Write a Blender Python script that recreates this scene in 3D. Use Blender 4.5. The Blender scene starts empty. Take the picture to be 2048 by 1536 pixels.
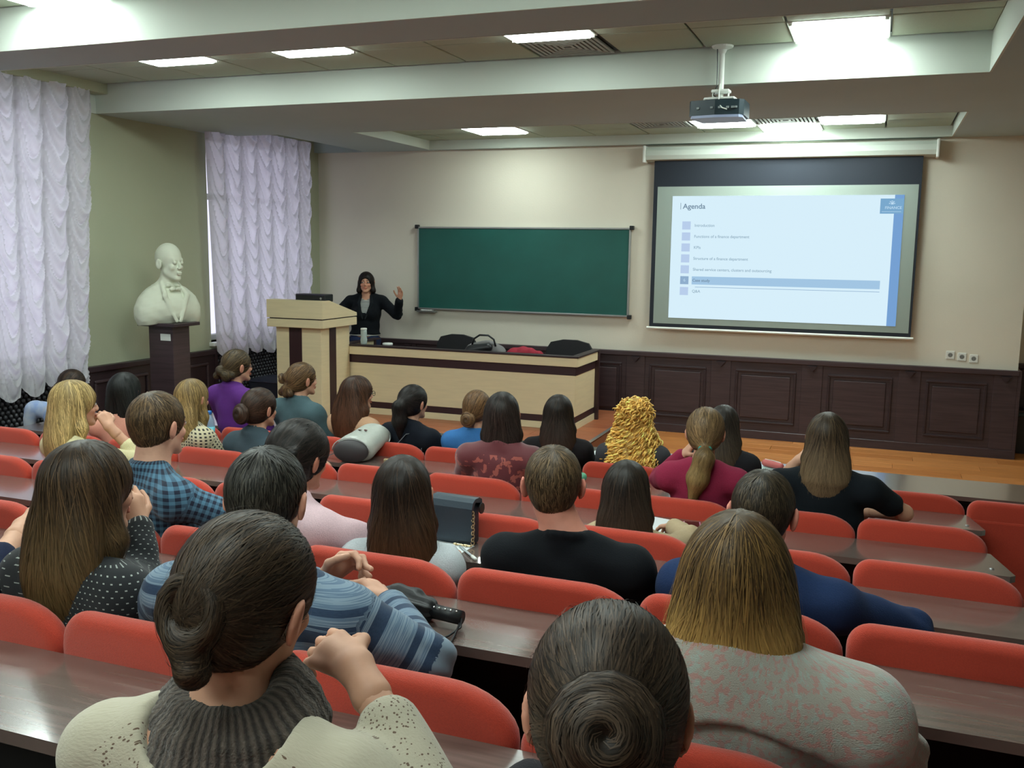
import bpy, bmesh, math, random
import numpy as np
from mathutils import Vector, Matrix
random.seed(7)
S = bpy.context.scene
# ---------------------------------------------------------------- camera
cam_d = bpy.data.cameras.new('camera'); cam = bpy.data.objects.new('camera', cam_d)
S.collection.objects.link(cam); S.camera = cam
YAW, PIT, ROL, FPX = 0.363218, 0.140857, 0.014221, 1908.9
fw = Vector((-math.sin(YAW)*math.cos(PIT), math.cos(YAW)*math.cos(PIT), -math.sin(PIT)))
r0 = Vector((math.cos(YAW), math.sin(YAW), 0)); u0 = r0.cross(fw)
rr = r0*math.cos(ROL)+u0*math.sin(ROL); uu = -r0*math.sin(ROL)+u0*math.cos(ROL)
M = Matrix((rr, uu, -fw)).transposed().to_4x4(); M.translation = Vector((0, 0, 1.9))
cam.matrix_world = M
cam_d.sensor_width = 36.0; cam_d.lens = FPX/2048*36.0; cam_d.clip_start = 0.05; cam_d.clip_end = 100
# ---------------------------------------------------------------- view / world
S.view_settings.view_transform = 'Standard'; S.view_settings.look = 'None'
S.view_settings.gamma = 1.0; S.view_settings.use_curve_mapping = False
S.view_settings.exposure = 0.0
W = bpy.data.worlds.new('sky'); S.world = W; W.use_nodes = True
W.node_tree.nodes['Background'].inputs[0].default_value = (0.80, 0.80, 1.0, 1)
W.node_tree.nodes['Background'].inputs[1].default_value = 1.35
LAMP = 26.5
LAMPC = (0.86, 1.0, 0.95)

# ---------------------------------------------------------------- helpers
def lin(c):
    return tuple((x/255/12.92 if x/255 <= .04045 else ((x/255+.055)/1.055)**2.4) for x in c)
MATS = {}
def mat(name, col=(.5, .5, .5), rough=.6, metal=0, spec=.5, noise=0, nscale=(20, 20, 20), bump=0, bscale=None,
        attr=False, coat=0, emit=None, estr=0, trans=0, alpha=1, sheen=0, coord='Object', ndetail=3, col2=None):
    if name in MATS: return MATS[name]
    m = bpy.data.materials.new(name); m.use_nodes = True; nt = m.node_tree; N = nt.nodes; L = nt.links
    b = N['Principled BSDF']; b.inputs['Roughness'].default_value = rough; b.inputs['Metallic'].default_value = metal
    b.inputs['Specular IOR Level'].default_value = spec; b.inputs['Coat Weight'].default_value = coat
    b.inputs['Transmission Weight'].default_value = trans; b.inputs['Alpha'].default_value = alpha
    b.inputs['Sheen Weight'].default_value = sheen
    b.inputs['Base Color'].default_value = (*col, 1)
    src = None
    if attr:
        a = N.new('ShaderNodeAttribute'); a.attribute_name = 'col'; src = a.outputs['Color']
    if noise or bump:
        tc = N.new('ShaderNodeTexCoord'); mp = N.new('ShaderNodeMapping'); mp.inputs['Scale'].default_value = nscale
        L.new(tc.outputs[coord], mp.inputs[0])
        nz = N.new('ShaderNodeTexNoise'); nz.inputs['Scale'].default_value = 1; nz.inputs['Detail'].default_value = ndetail
        L.new(mp.outputs[0], nz.inputs['Vector'])
        if noise:
            if col2 is not None:
                mx = N.new('ShaderNodeMix'); mx.data_type = 'RGBA'
                cr = N.new('ShaderNodeMapRange'); cr.inputs[1].default_value = .5-noise*.5; cr.inputs[2].default_value = .5+noise*.5
                L.new(nz.outputs[0], cr.inputs[0]); L.new(cr.outputs[0], mx.inputs[0])
                if src: L.new(src, mx.inputs[6])
                else: mx.inputs[6].default_value = (*col, 1)
                mx.inputs[7].default_value = (*col2, 1); src = mx.outputs[2]
            else:
                mr = N.new('ShaderNodeMapRange'); mr.inputs[1].default_value = .25; mr.inputs[2].default_value = .75
                mr.inputs[3].default_value = 1-noise; mr.inputs[4].default_value = 1+noise
                L.new(nz.outputs[0], mr.inputs[0])
                mx = N.new('ShaderNodeVectorMath'); mx.operation = 'SCALE'
                if src: L.new(src, mx.inputs[0])
                else: mx.inputs[0].default_value = col
                L.new(mr.outputs[0], mx.inputs['Scale']); src = mx.outputs[0]
        if bump:
            nb = nz
            if bscale is not None:
                mp2 = N.new('ShaderNodeMapping'); mp2.inputs['Scale'].default_value = bscale; L.new(tc.outputs[coord], mp2.inputs[0])
                nb = N.new('ShaderNodeTexNoise'); nb.inputs['Scale'].default_value = 1; nb.inputs['Detail'].default_value = 3; L.new(mp2.outputs[0], nb.inputs['Vector'])
            bp = N.new('ShaderNodeBump'); bp.inputs['Strength'].default_value = bump; bp.inputs['Distance'].default_value = .004
            L.new(nb.outputs[0], bp.inputs['Height']); L.new(bp.outputs[0], b.inputs['Normal'])
    if src: L.new(src, b.inputs['Base Color'])
    if emit is not None:
        b.inputs['Emission Color'].default_value = (*emit, 1); b.inputs['Emission Strength'].default_value = estr
    MATS[name] = m; return m

def tag(o, label=None, cat=None, group=None, kind=None):
    if label: o['label'] = label
    if cat: o['category'] = cat
    if group: o['group'] = group
    if kind: o['kind'] = kind
    return o
def link(o, parent=None):
    S.collection.objects.link(o)
    if parent is not None: o.parent = parent
    return o
def empty(name, loc=(0, 0, 0), rz=0, label=None, cat=None, group=None):
    o = bpy.data.objects.new(name, None); o.empty_display_size = .1; link(o); o.location = loc; o.rotation_euler = (0, 0, rz)
    return tag(o, label, cat, group)
class MB:
    """collects shapes; build() links them as one mesh object"""
    def __init__(s): s.bm = bmesh.new()
    def box(s, a, b, bev=0, seg=2, m=None):
        bm = s.bm; r = bmesh.ops.create_cube(bm, size=1); vs = r['verts']
        ce = [(a[i]+b[i])/2 for i in range(3)]; sz = [abs(b[i]-a[i]) for i in range(3)]
        for v in vs: v.co = Vector((v.co[i]*sz[i]+ce[i] for i in range(3)))
        if bev:
            es = list({e for v in vs for e in v.link_edges})
            r = bmesh.ops.bevel(bm, geom=es, offset=bev, segments=seg, affect='EDGES', profile=.5)
            vs = list({v for f in r['faces'] for v in f.verts} | {v for v in vs if v.is_valid})
        if m is not None:
            for v in vs:
                if v.is_valid: v.co = m @ v.co
        return s
    def cyl(s, p0, p1, r, r2=None, seg=16, cap=True):
        p0 = Vector(p0); p1 = Vector(p1); d = p1-p0; r2 = r if r2 is None else r2
        q = d.to_track_quat('Z', 'Y').to_matrix().to_4x4(); q.translation = (p0+p1)/2
        bmesh.ops.create_cone(s.bm, cap_ends=cap, segments=seg, radius1=r, radius2=r2, depth=d.length, matrix=q); return s
    def ball(s, c, r, seg=16, sc=(1, 1, 1)):
        m = Matrix.Translation(c) @ Matrix.Diagonal((*sc, 1)); bmesh.ops.create_uvsphere(s.bm, u_segments=seg, v_segments=seg//2+2, radius=r, matrix=m); return s
    def tube(s, pts, r, seg=8, rs=None):
        pts = [Vector(p) for p in pts]; rings = []; n = len(pts); up = None
        for i, p in enumerate(pts):
            t = (pts[min(i+1, n-1)]-pts[max(i-1, 0)]).normalized()
            if up is None: up = t.orthogonal().normalized()
            up = (up-t*up.dot(t)).normalized(); bi = t.cross(up); R = rs[i] if rs else r
            rings.append([s.bm.verts.new(p+(up*math.cos(a)+bi*math.sin(a))*R) for a in [2*math.pi*k/seg for k in range(seg)]])
        for a, b in zip(rings, rings[1:]):
            for k in range(seg): s.bm.faces.new((a[k], a[(k+1) % seg], b[(k+1) % seg], b[k]))
        s.bm.faces.new(rings[0][::-1]); s.bm.faces.new(rings[-1]); return s
    def strip(s, pts, w, side, th=.002):
        """flat strap along pts, width w along vector side"""
        side = Vector(side).normalized()*w/2; pts = [Vector(p) for p in pts]; L_ = []
        for i, p in enumerate(pts):
            t = (pts[min(i+1, len(pts)-1)]-pts[max(i-1, 0)]).normalized(); n = t.cross(side).normalized()*th/2
            L_.append([s.bm.verts.new(p+side+n), s.bm.verts.new(p-side+n), s.bm.verts.new(p-side-n), s.bm.verts.new(p+side-n)])
        for a, b in zip(L_, L_[1:]):
            for k in range(4): s.bm.faces.new((a[k], a[(k+1) % 4], b[(k+1) % 4], b[k]))
        s.bm.faces.new(L_[0][::-1]); s.bm.faces.new(L_[-1]); return s
    def prism(s, poly, z0, z1, axis=2):
        def P(a, b, c): return {2: (a, b, c), 1: (a, c, b), 0: (c, a, b)}[axis]
        lo = [s.bm.verts.new(P(x, y, z0)) for x, y in poly]; hi = [s.bm.verts.new(P(x, y, z1)) for x, y in poly]; n = len(poly)
        s.bm.faces.new(lo[::-1]); s.bm.faces.new(hi)
        for k in range(n): s.bm.faces.new((lo[k], lo[(k+1) % n], hi[(k+1) % n], hi[k]))
        return s
    def lathe(s, prof, c=(0, 0, 0), seg=24):
        rings = [[s.bm.verts.new((c[0]+r*math.cos(2*math.pi*k/seg), c[1]+r*math.sin(2*math.pi*k/seg), c[2]+z)) for k in range(seg)] for r, z in prof]
        for a, b in zip(rings, rings[1:]):
            for k in range(seg): s.bm.faces.new((a[k], a[(k+1) % seg], b[(k+1) % seg], b[k]))
        s.bm.faces.new(rings[0][::-1]); s.bm.faces.new(rings[-1]); return s
    def mesh(s, name, m, smooth=False):
        bmesh.ops.recalc_face_normals(s.bm, faces=s.bm.faces)
        me = bpy.data.meshes.new(name); s.bm.to_mesh(me); s.bm.free(); me.materials.append(m)
        if smooth: me.shade_smooth()
        return me
    def build(s, name, m, parent=None, smooth=False, loc=None):
        o = link(bpy.data.objects.new(name, s.mesh(name, m, smooth)), parent)
        if loc: o.location = loc
        return o
def inst(name, me, parent=None, loc=(0, 0, 0), rot=(0, 0, 0)):
    o = link(bpy.data.objects.new(name, me), parent); o.location = loc; o.rotation_euler = rot; return o
def dup(root, loc):
    r = root.copy(); S.collection.objects.link(r); r.location = loc
    for ch in list(root.children):
        c = ch.copy(); S.collection.objects.link(c); c.parent = r
        for g in ch.children:
            d = g.copy(); S.collection.objects.link(d); d.parent = c
    return r

# ---------------------------------------------------------------- smooth implicit modelling (surface nets)
def A3(v): return np.array(v, float)
def prim_bb(p):
    if p[0] == 'e': c, r = A3(p[1]), A3(p[2]); m = max(r) if len(p) > 3 and p[3] is not None else r; return c-m, c+m
    a, b = A3(p[1]), A3(p[2]); r = max(p[3], p[4]); sc = A3(p[5]) if len(p) > 5 and p[5] is not None else 1
    return np.minimum(a, b)-r*sc, np.maximum(a, b)+r*sc
def prim_d(p, X, Y, Z):
    if p[0] == 'e':
        c, r = p[1], p[2]; x, y, z = X-c[0], Y-c[1], Z-c[2]
        if len(p) > 3 and p[3] is not None:
            R = p[3]; x, y, z = R[0][0]*x+R[1][0]*y+R[2][0]*z, R[0][1]*x+R[1][1]*y+R[2][1]*z, R[0][2]*x+R[1][2]*y+R[2][2]*z
        k0 = np.sqrt((x/r[0])**2+(y/r[1])**2+(z/r[2])**2); k1 = np.sqrt((x/r[0]**2)**2+(y/r[1]**2)**2+(z/r[2]**2)**2)
        return k0*(k0-1)/(k1+1e-6)
    a, b, ra, rb = A3(p[1]), A3(p[2]), p[3], p[4]; s = A3(p[5]) if len(p) > 5 and p[5] is not None else A3((1, 1, 1))
    ba = (b-a)/s; x, y, z = (X-a[0])/s[0], (Y-a[1])/s[1], (Z-a[2])/s[2]
    t = np.clip((x*ba[0]+y*ba[1]+z*ba[2])/(ba@ba+1e-9), 0, 1)
    return (np.sqrt((x-t*ba[0])**2+(y-t*ba[1])**2+(z-t*ba[2])**2)-(ra+(rb-ra)*t))*s.min()
def smin(a, b, k):
    h = np.clip(.5+.5*(b-a)/k, 0, 1); return b+(a-b)*h-k*h*(1-h)
def norm_prim(q, k):   # a primitive, or ('-', prim, k) to cut
    if q[0] == '-': return q[1], -1, q[2]
    if q[0] == 'k': return q[1], 1, q[2]
    return q, 1, k
def sdf_pts(prims, P, k=.02):
    X, Y, Z = P[:, 0], P[:, 1], P[:, 2]; d = np.full(len(P), .3)
    for q in prims:
        p, op, kk = norm_prim(q, k); e = prim_d(p, X, Y, Z)
        d = smin(d, e, kk) if op > 0 else -smin(-d, e, kk)
    return d
def sdf_grad(prims, P, k, h=.003):
    g = np.stack([sdf_pts(prims, P+A3(v)*h, k)-sdf_pts(prims, P-A3(v)*h, k) for v in ((1, 0, 0), (0, 1, 0), (0, 0, 1))], 1)
    return g/(np.linalg.norm(g, axis=1, keepdims=True)+1e-9)
def nets(prims, h, k=.02, clip=None):
    bb = [prim_bb(norm_prim(q, k)[0]) for q in prims if q[0] != '-']
    lo = np.min([b[0] for b in bb], 0)-3*h-k*.3; hi = np.max([b[1] for b in bb], 0)+3*h+k*.3
    if clip: lo = np.maximum(lo, clip[0]-h*2); hi = np.minimum(hi, clip[1]+h*2)
    n = np.ceil((hi-lo)/h).astype(int)+1; ax = [lo[i]+h*np.arange(n[i]) for i in range(3)]
    F = np.full(n, .3)
    for q in prims:
        p, op, kk = norm_prim(q, k); b = prim_bb(p); pad = kk+2.5*h
        s = [slice(max(0, int((b[0][i]-pad-lo[i])/h)), min(n[i], int((b[1][i]+pad-lo[i])/h)+2)) for i in range(3)]
        if any(x.stop <= x.start for x in s): continue
        e = prim_d(p, ax[0][s[0]][:, None, None], ax[1][s[1]][None, :, None], ax[2][s[2]][None, None, :])
        G_ = F[s[0], s[1], s[2]]; F[s[0], s[1], s[2]] = smin(G_, e, kk) if op > 0 else -smin(-G_, e, kk)
    F[0] = F[-1] = .1; F[:, 0] = F[:, -1] = .1; F[:, :, 0] = F[:, :, -1] = .1
    I = F < 0
    cs = [I[i:n[0]-1+i, j:n[1]-1+j, l:n[2]-1+l] for i in (0, 1) for j in (0, 1) for l in (0, 1)]
    al = np.logical_and.reduce(cs); an = np.logical_or.reduce(cs); act = an & ~al
    C = np.argwhere(act); idx = np.full(act.shape, -1, np.int64); idx[act] = np.arange(len(C))
    co = {(i, j, l): F[C[:, 0]+i, C[:, 1]+j, C[:, 2]+l] for i in (0, 1) for j in (0, 1) for l in (0, 1)}
    S_ = np.zeros((len(C), 3)); cnt = np.zeros(len(C))
    for a in range(3):
        o1, o2 = [x for x in range(3) if x != a]
        for u in (0, 1):
            for v in (0, 1):
                c0 = [0, 0, 0]; c0[o1] = u; c0[o2] = v; c1 = list(c0); c1[a] = 1
                f0, f1 = co[tuple(c0)], co[tuple(c1)]; m = (f0 < 0) != (f1 < 0)
                t = np.where(m, f0/(f0-f1+1e-12), 0)
                pt = np.zeros((len(C), 3)); pt[:, o1] = u; pt[:, o2] = v; pt[:, a] = t
                S_ += pt*m[:, None]; cnt += m
    V = lo+h*(C+S_/cnt[:, None]); Q = []
    for a in range(3):
        o1, o2 = (a+1) % 3, (a+2) % 3
        sl0 = [slice(1, -1)]*3; sl0[a] = slice(0, n[a]-1); sl1 = list(sl0); sl1[a] = slice(1, n[a])
        m = I[tuple(sl0)] != I[tuple(sl1)]; E = np.argwhere(m); off = np.array([1, 1, 1]); off[a] = 0; E = E+off
        ins = I[E[:, 0], E[:, 1], E[:, 2]]
        def cell(d1, d2):
            c = E.copy(); c[:, o1] -= d1; c[:, o2] -= d2; return idx[c[:, 0], c[:, 1], c[:, 2]]
        q = np.stack([cell(1, 1), cell(0, 1), cell(0, 0), cell(1, 0)], 1)
        q[~ins] = q[~ins][:, ::-1]; Q.append(q)
    Q = np.concatenate(Q); Q = Q[(Q >= 0).all(1)]
    return V, Q
def vnormals(V, Q):
    n = np.cross(V[Q[:, 2]]-V[Q[:, 0]], V[Q[:, 3]]-V[Q[:, 1]]); N = np.zeros_like(V)
    for i in range(4): np.add.at(N, Q[:, i], n)
    return N/(np.linalg.norm(N, axis=1, keepdims=True)+1e-12)
def np_mesh(name, V, Q, m, parent=None, col=None, pc=None, smooth=True, nrm=None):
    me = bpy.data.meshes.new(name); me.vertices.add(len(V)); me.vertices.foreach_set('co', V.astype(np.float32).ravel())
    me.loops.add(Q.size); me.loops.foreach_set('vertex_index', Q.astype(np.int32).ravel())
    me.polygons.add(len(Q)); me.polygons.foreach_set('loop_start', np.arange(0, Q.size, Q.shape[1], dtype=np.int32))
    me.update(calc_edges=True)
    if smooth: me.polygons.foreach_set('use_smooth', np.ones(len(Q), bool))
    if col is not None:
        a = me.attributes.new('col', 'FLOAT_COLOR', 'POINT'); c4 = np.ones((len(V), 4), np.float32); c4[:, :3] = col; a.data.foreach_set('color', c4.ravel())
    if pc is not None:
        a = me.attributes.new('pc', 'FLOAT_VECTOR', 'POINT'); a.data.foreach_set('vector', pc.astype(np.float32).ravel())
    me.materials.append(m); me.validate() if False else None
    return link(bpy.data.objects.new(name, me), parent)
def sdf_mesh(name, prims, h, m, parent=None, k=.02, col=None, dis=None, pc=None):
    V, Q = nets(prims, h, k)
    if dis is not None: V = V+vnormals(V, Q)*dis(V)[:, None]
    c = None if col is None else (col(V) if callable(col) else np.tile(A3(col), (len(V), 1)))
    return np_mesh(name, V, Q, m, parent, c, None if pc is None else pc(V))
def wav(V, f, seed=0, n=6):
    r = np.random.RandomState(seed); s = 0
    for i in range(n):
        d = r.randn(3); d /= np.linalg.norm(d); s = s+np.sin(V@d*f*(.6+.9*r.rand())+r.rand()*6.28)
    return s/n**.5*.6
# ---------------------------------------------------------------- room constants (metres; lecture stage floor is z=0)
XL, D, XR, YB = -6.27, 9.95, 1.27, -3.2
ZS, ZT1, ZT2, ZTOP = 2.98, 3.21, 3.075, 3.5
XRW = 3.3; DR = 10.65
YR = [1.405, 2.26, 3.15, 4.115, 5.125]          # backs of the seat rows, nearest first
TR = [1.155, 1.045, .928, .8075, .703]          # their top edges
FR = [.285, .172, .06, -.055, -.17]             # floor of each row
m_wall = mat('wall_paint', lin((220, 214, 198)), .85, noise=.03, nscale=(1.5, 1.5, 1.5), bump=.25, bscale=(60, 60, 60))
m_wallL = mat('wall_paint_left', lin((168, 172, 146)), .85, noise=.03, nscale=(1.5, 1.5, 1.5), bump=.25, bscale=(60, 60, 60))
m_ceil = mat('ceiling_paint', lin((172, 188, 186)), .9, noise=.02, nscale=(2, 2, 2))
m_face = mat('soffit_face_paint', lin((200, 208, 198)), .85)
m_tile = mat('ceiling_tile_board', lin((170, 180, 160)), .95, noise=.05, nscale=(150, 150, 150), bump=.3, bscale=(220, 220, 220))
m_grid = mat('ceiling_grid_metal', lin((190, 190, 180)), .5)
m_white = mat('white_plastic', lin((225, 228, 222)), .4)
m_wenge = mat('wenge_panel', lin((62, 47, 50)), .42, noise=.3, nscale=(3, 3, 60), bump=.15, bscale=(4, 4, 90))
m_wenged = mat('dark_wood_trim', lin((48, 34, 38)), .4, noise=.2, nscale=(3, 3, 60))
m_dark = mat('black_panel', lin((20, 17, 18)), .6)
m_steel = mat('brushed_steel', lin((170, 172, 172)), .35, metal=.8)
m_black = mat('black_plastic', lin((22, 24, 27)), .45)

# ---------------------------------------------------------------- structure
def st(o): o['kind'] = 'structure'; return o
f = MB()
for k in range(5):
    y0 = YR[k]-.62; y1 = YR[k+1]-.62 if k < 4 else 6.36
    f.box((XL-.3, y0, FR[k]-.3), (XRW, y1, FR[k]))
f.box((XL-.3, YB-.2, .1), (XRW, YR[0]-.62, .395))
f.box((XL-.3, 6.36, -.5), (XRW, DR+.2, -.012))
m_step = mat('dark_carpet', lin((44, 30, 28)), .9, noise=.2, nscale=(90, 90, 90))
floor = st(f.build('floor', m_step))
# laminate boards of the stage
m_lam = [mat('laminate_%d' % i, lin(c), .38, noise=.22, nscale=(5, 70, 70), ndetail=5) for i, c in enumerate([(186, 118, 62), (178, 110, 56), (192, 124, 68)])]
m_lamr = [mat('laminate_red_%d' % i, lin(c), .34, noise=.22, nscale=(5, 70, 70), ndetail=5) for i, c in enumerate([(168, 98, 66), (160, 90, 60), (174, 102, 68)])]
def boards(x0, x1, y0, y1, z, ms, parent, L_=1.29, w=.192):
    meshes = [MB().box((0, 0, 0), (L_-.003, w-.003, .012), .0012, 1).mesh('board', m) for m in ms]
    y = y0; r = 0
    while y < y1-.02:
        ww = min(w, y1-y); x = x0-((r*.43) % 1)*L_; c = 0
        while x < x1:
            a = max(x, x0); b = min(x+L_, x1)
            if b-a > .06:
                if b-a > L_-.01 and ww > w-.01: inst('board', meshes[(r*2+c) % 3], parent, (a, y, z-.012))
                else: MB().box((a, y, z-.012), (b-.003, y+ww-.003, z), .0012, 1).build('board', ms[(r*2+c) % 3], parent)
            x += L_; c += 1
        y += w; r += 1
boards(-2.33, 2.6, 6.36, DR, 0, m_lam, floor)
pl = MB().box((XL, 6.75, -.011), (-2.335, D, .166), 0).build('trim_1', mat('platform_riser', lin((120, 72, 50)), .5)); st(pl)
boards(XL, -2.335, 6.75, D, .18, m_lamr, pl)
st(MB().box((-2.36, 6.74, .179), (-2.325, D-.02, .186), .002, 1).build('trim_2', m_steel))
# front wall, its return and the recess behind
st(MB().box((XL-.3, D, -.3), (XR, D+.25, ZTOP)).build('wall_front', m_wall))
st(MB().box((XR-.25, D+.25, -.3), (XR, DR, ZTOP)).box((XR-.25, DR, -.3), (XRW+.2, DR+.2, ZTOP)).build('wall_recess', m_wall))
st(MB().box((XRW, YB-.2, -.3), (XRW+.2, DR, ZTOP)).build('wall_right', m_wall))
st(MB().box((XL-.3, YB-.2, -.3), (XRW, YB, ZTOP)).build('wall_back', m_wall))
# left wall with window openings
WIN = [(1.2, 3.5), (4.2, 6.15), (7.91, 9.62)]; ZW0, ZW1 = .92, 3.0
b = MB(); ys = [YB-.2]+[v for w in WIN for v in w]+[D]
for i in range(0, len(ys), 2): b.box((XL-.3, ys[i], -.3), (XL, ys[i+1], ZTOP))
for a, c in WIN: b.box((XL-.3, a, -.3), (XL, c, ZW0)).box((XL-.3, a, ZW1), (XL, c, ZTOP))
st(b.build('wall_left', m_wallL))
m_glass = bpy.data.materials.new('window_glass'); m_glass.use_nodes = True
nt = m_glass.node_tree; nt.nodes.clear(); o_ = nt.nodes.new('ShaderNodeOutputMaterial'); mx = nt.nodes.new('ShaderNodeMixShader')
tr = nt.nodes.new('ShaderNodeBsdfTransparent'); gl = nt.nodes.new('ShaderNodeBsdfGlossy'); gl.inputs['Roughness'].default_value = .02
mx.inputs[0].default_value = .07; nt.links.new(tr.outputs[0], mx.inputs[1]); nt.links.new(gl.outputs[0], mx.inputs[2]); nt.links.new(mx.outputs[0], o_.inputs[0])
for n, (a, c) in enumerate(WIN):
    x = XL-.2
    w = MB()
    for (p, q) in [((x, a, ZW0), (x+.06, a+.06, ZW1)), ((x, c-.06, ZW0), (x+.06, c, ZW1)), ((x, a+.06, ZW0), (x+.06, c-.06, ZW0+.06)), ((x, a+.06, ZW1-.06), (x+.06, c-.06, ZW1)),
                   ((x, (a+c)/2-.03, ZW0+.06), (x+.06, (a+c)/2+.03, ZW1-.06)), ((x, a+.06, 2.35), (x+.06, (a+c)/2-.03, 2.41)), ((x, (a+c)/2+.03, 2.35), (x+.06, c-.06, 2.41))]: w.box(p, q, .008, 1)
    wo = st(w.build('window_%d' % (n+1), m_white))
    for i, (ya, yb) in enumerate([(a+.06, (a+c)/2-.03), ((a+c)/2+.03, c-.06)]):
        for za, zb in [(ZW0+.06, 2.35), (2.41, ZW1-.06)]:
            MB().box((x+.025, ya, za), (x+.031, yb, zb)).build('pane', m_glass, wo)
    MB().box((XL-.14, a-.03, ZW0-.04), (XL+.06, c+.03, ZW0), .008, 2).build('window_sill', m_white, wo)

# ---------------------------------------------------------------- ceiling: dropped soffit with tiled trays
TRAYS = [(2.25, 4.27, -5.62, .55, ZT1), (4.72, 6.5, XL+.004, .55, ZT1), (8.2, 9.86, -4.78, .56, ZT2), (-2.4, 1.8, -5.45, .55, ZT1)]
cb = MB(); fb = MB()
ys = sorted([(t[0], t[1], t[2], t[3], t[4]) for t in TRAYS]); prev = YB-.2; NX = -5.62   # NX: edge of the curtain niche by the windows
for (a, c, x0, x1, zt) in ys:
    cb.box((XL, prev, ZS), (XRW, a, ZTOP))                            # beam between two trays
    cb.box((x1, a, ZS), (XRW, c, ZTOP))                             # right margin
    if x0 > XL+.1: cb.box((NX, a, ZS), (x0, c, ZTOP)) if x0 > NX+.01 else cb.box((NX-.02, a, ZS), (x0, c, ZTOP))
    cb.box((XL, a, zt+.07), (NX, c, ZTOP))
    prev = c
cb.box((XL, prev, ZS), (XRW, D, ZTOP)); cb.box((XR, D, ZS), (XRW, DR, ZTOP))
ceil = st(cb.build('ceiling', m_ceil))
for n, (a, c, x0, x1, zt) in enumerate(TRAYS):   # painted upright faces, thin boards in front of the beams
    st(MB().box((x0, c-.012, ZS-.002), (x1, c+.001, zt+.03)).box((x1-.012, a, ZS-.002), (x1+.001, c-.012, zt+.03)).box((x0-.001, a, ZS-.002), (x0+.012, c-.012, zt+.03)).box((x0+.012, a-.001, ZS-.002), (x1-.012, a+.012, zt+.03)).build('trim_%d' % (3+n), m_face))
    MB().box((x0, a, zt+.035), (x1, c, zt+.06)).build('ceiling_slab', m_dark, ceil)
st(MB().box((XL, 4.73, 3.13), (-6.12, 6.49, ZT1+.02), .004, 1).build('trim_15', m_wallL))
G = .56
m_lamp = mat('lamp_diffuser', (.9, .95, .92), .5, emit=LAMPC, estr=LAMP)
tile_me = MB().box((.006, .006, 0), (G-.006, G-.006, .02), .004, 1).mesh('ceiling_tile', m_tile)
lampd = MB().box((.035, .02, -.022), (G-.035, G-.02, -.004), .006, 2).mesh('diffuser', m_lamp)
lampf = MB().box((0, 0, -.006), (.034, G, .02), .002, 1).box((G-.034, 0, -.006), (G, G, .02), .002, 1).box((.034, 0, -.004), (G-.034, .018, .02)).box((.034, G-.018, -.004), (G-.034, G, .02)).box((.01, .012, -.018), (.03, .03, -.006)).box((G-.03, .012, -.018), (G-.01, .03, -.006)).box((.01, G-.03, -.018), (.03, G-.012, -.006)).box((G-.03, G-.03, -.018), (G-.01, G-.012, -.006)).mesh('frame', m_white)
vf = MB()
m_vent = mat('vent_metal', lin((150, 150, 140)), .5)
for i in range(7):
    a = .03+i*.034; z = .0-(.004 if i else .006)
    for (p, q) in [((a, a), (G-a, a+.02)), ((a, G-a-.02), (G-a, G-a)), ((a, a+.02), (a+.02, G-a-.02)), ((G-a-.02, a+.02), (G-a, G-a-.02))]:
        vf.box((p[0], p[1], z), (q[0], q[1], z+.012))
vent_me = vf.mesh('louvre', m_vent)
ventb = MB().box((.005, .005, .016), (G-.005, G-.005, .022)).mesh('backing', m_dark)
XG = -.025-np.arange(-1, 11)*.5615       # tile joints in x
lamps = {(1, 0, 2): 'square ceiling light at the right end of the tray above the projector', (1, 3, 1): 'narrow-looking ceiling light in the middle tray beside the louvred vent',
         (1, 6, 1): 'ceiling light in the middle tray, second from the window side', (1, 8, 1): 'ceiling light in the middle tray nearest the left windows',
         (2, 6, 1): 'single ceiling light above the green chalkboard', (2, 2, 1): 'ceiling light directly behind the hanging projector', (2, 1, 2): 'ceiling light nearest the screen housing, between two others',
         (2, 0, 1): 'ceiling light to the right of the vent above the screen', (0, 7, 3): 'ceiling light at the top left edge flooding the beam', (0, 3, 1): 'ceiling light above the audience, middle of the near tray',
         (0, 0, 0): 'ceiling light above the audience at the right of the near tray', (0, 5, 1): 'ceiling light above the audience, left of the middle in the near tray', (0, 1, 1): 'ceiling light above the audience, right of the middle in the near tray', (0, 8, 1): 'ceiling light above the audience nearest the windows in the near tray',
         (3, 1, 1): 'ceiling light over the rear seats, right front', (3, 5, 1): 'ceiling light over the rear seats, left front', (3, 3, 4): 'ceiling light over the rear seats, far back', (3, 7, 4): 'ceiling light over the rear seats, window side', (3, 1, 5): 'ceiling light over the rear seats, right rear', (3, 8, 2): 'ceiling light over the rear seats, next to the windows'}
vents = {(1, 3, 2): 'louvred square vent beside the middle tray light', (2, 3, 1): 'louvred vent left of the light behind the projector', (2, 1, 1): 'louvred vent between the two right-hand lights over the screen'}
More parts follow.
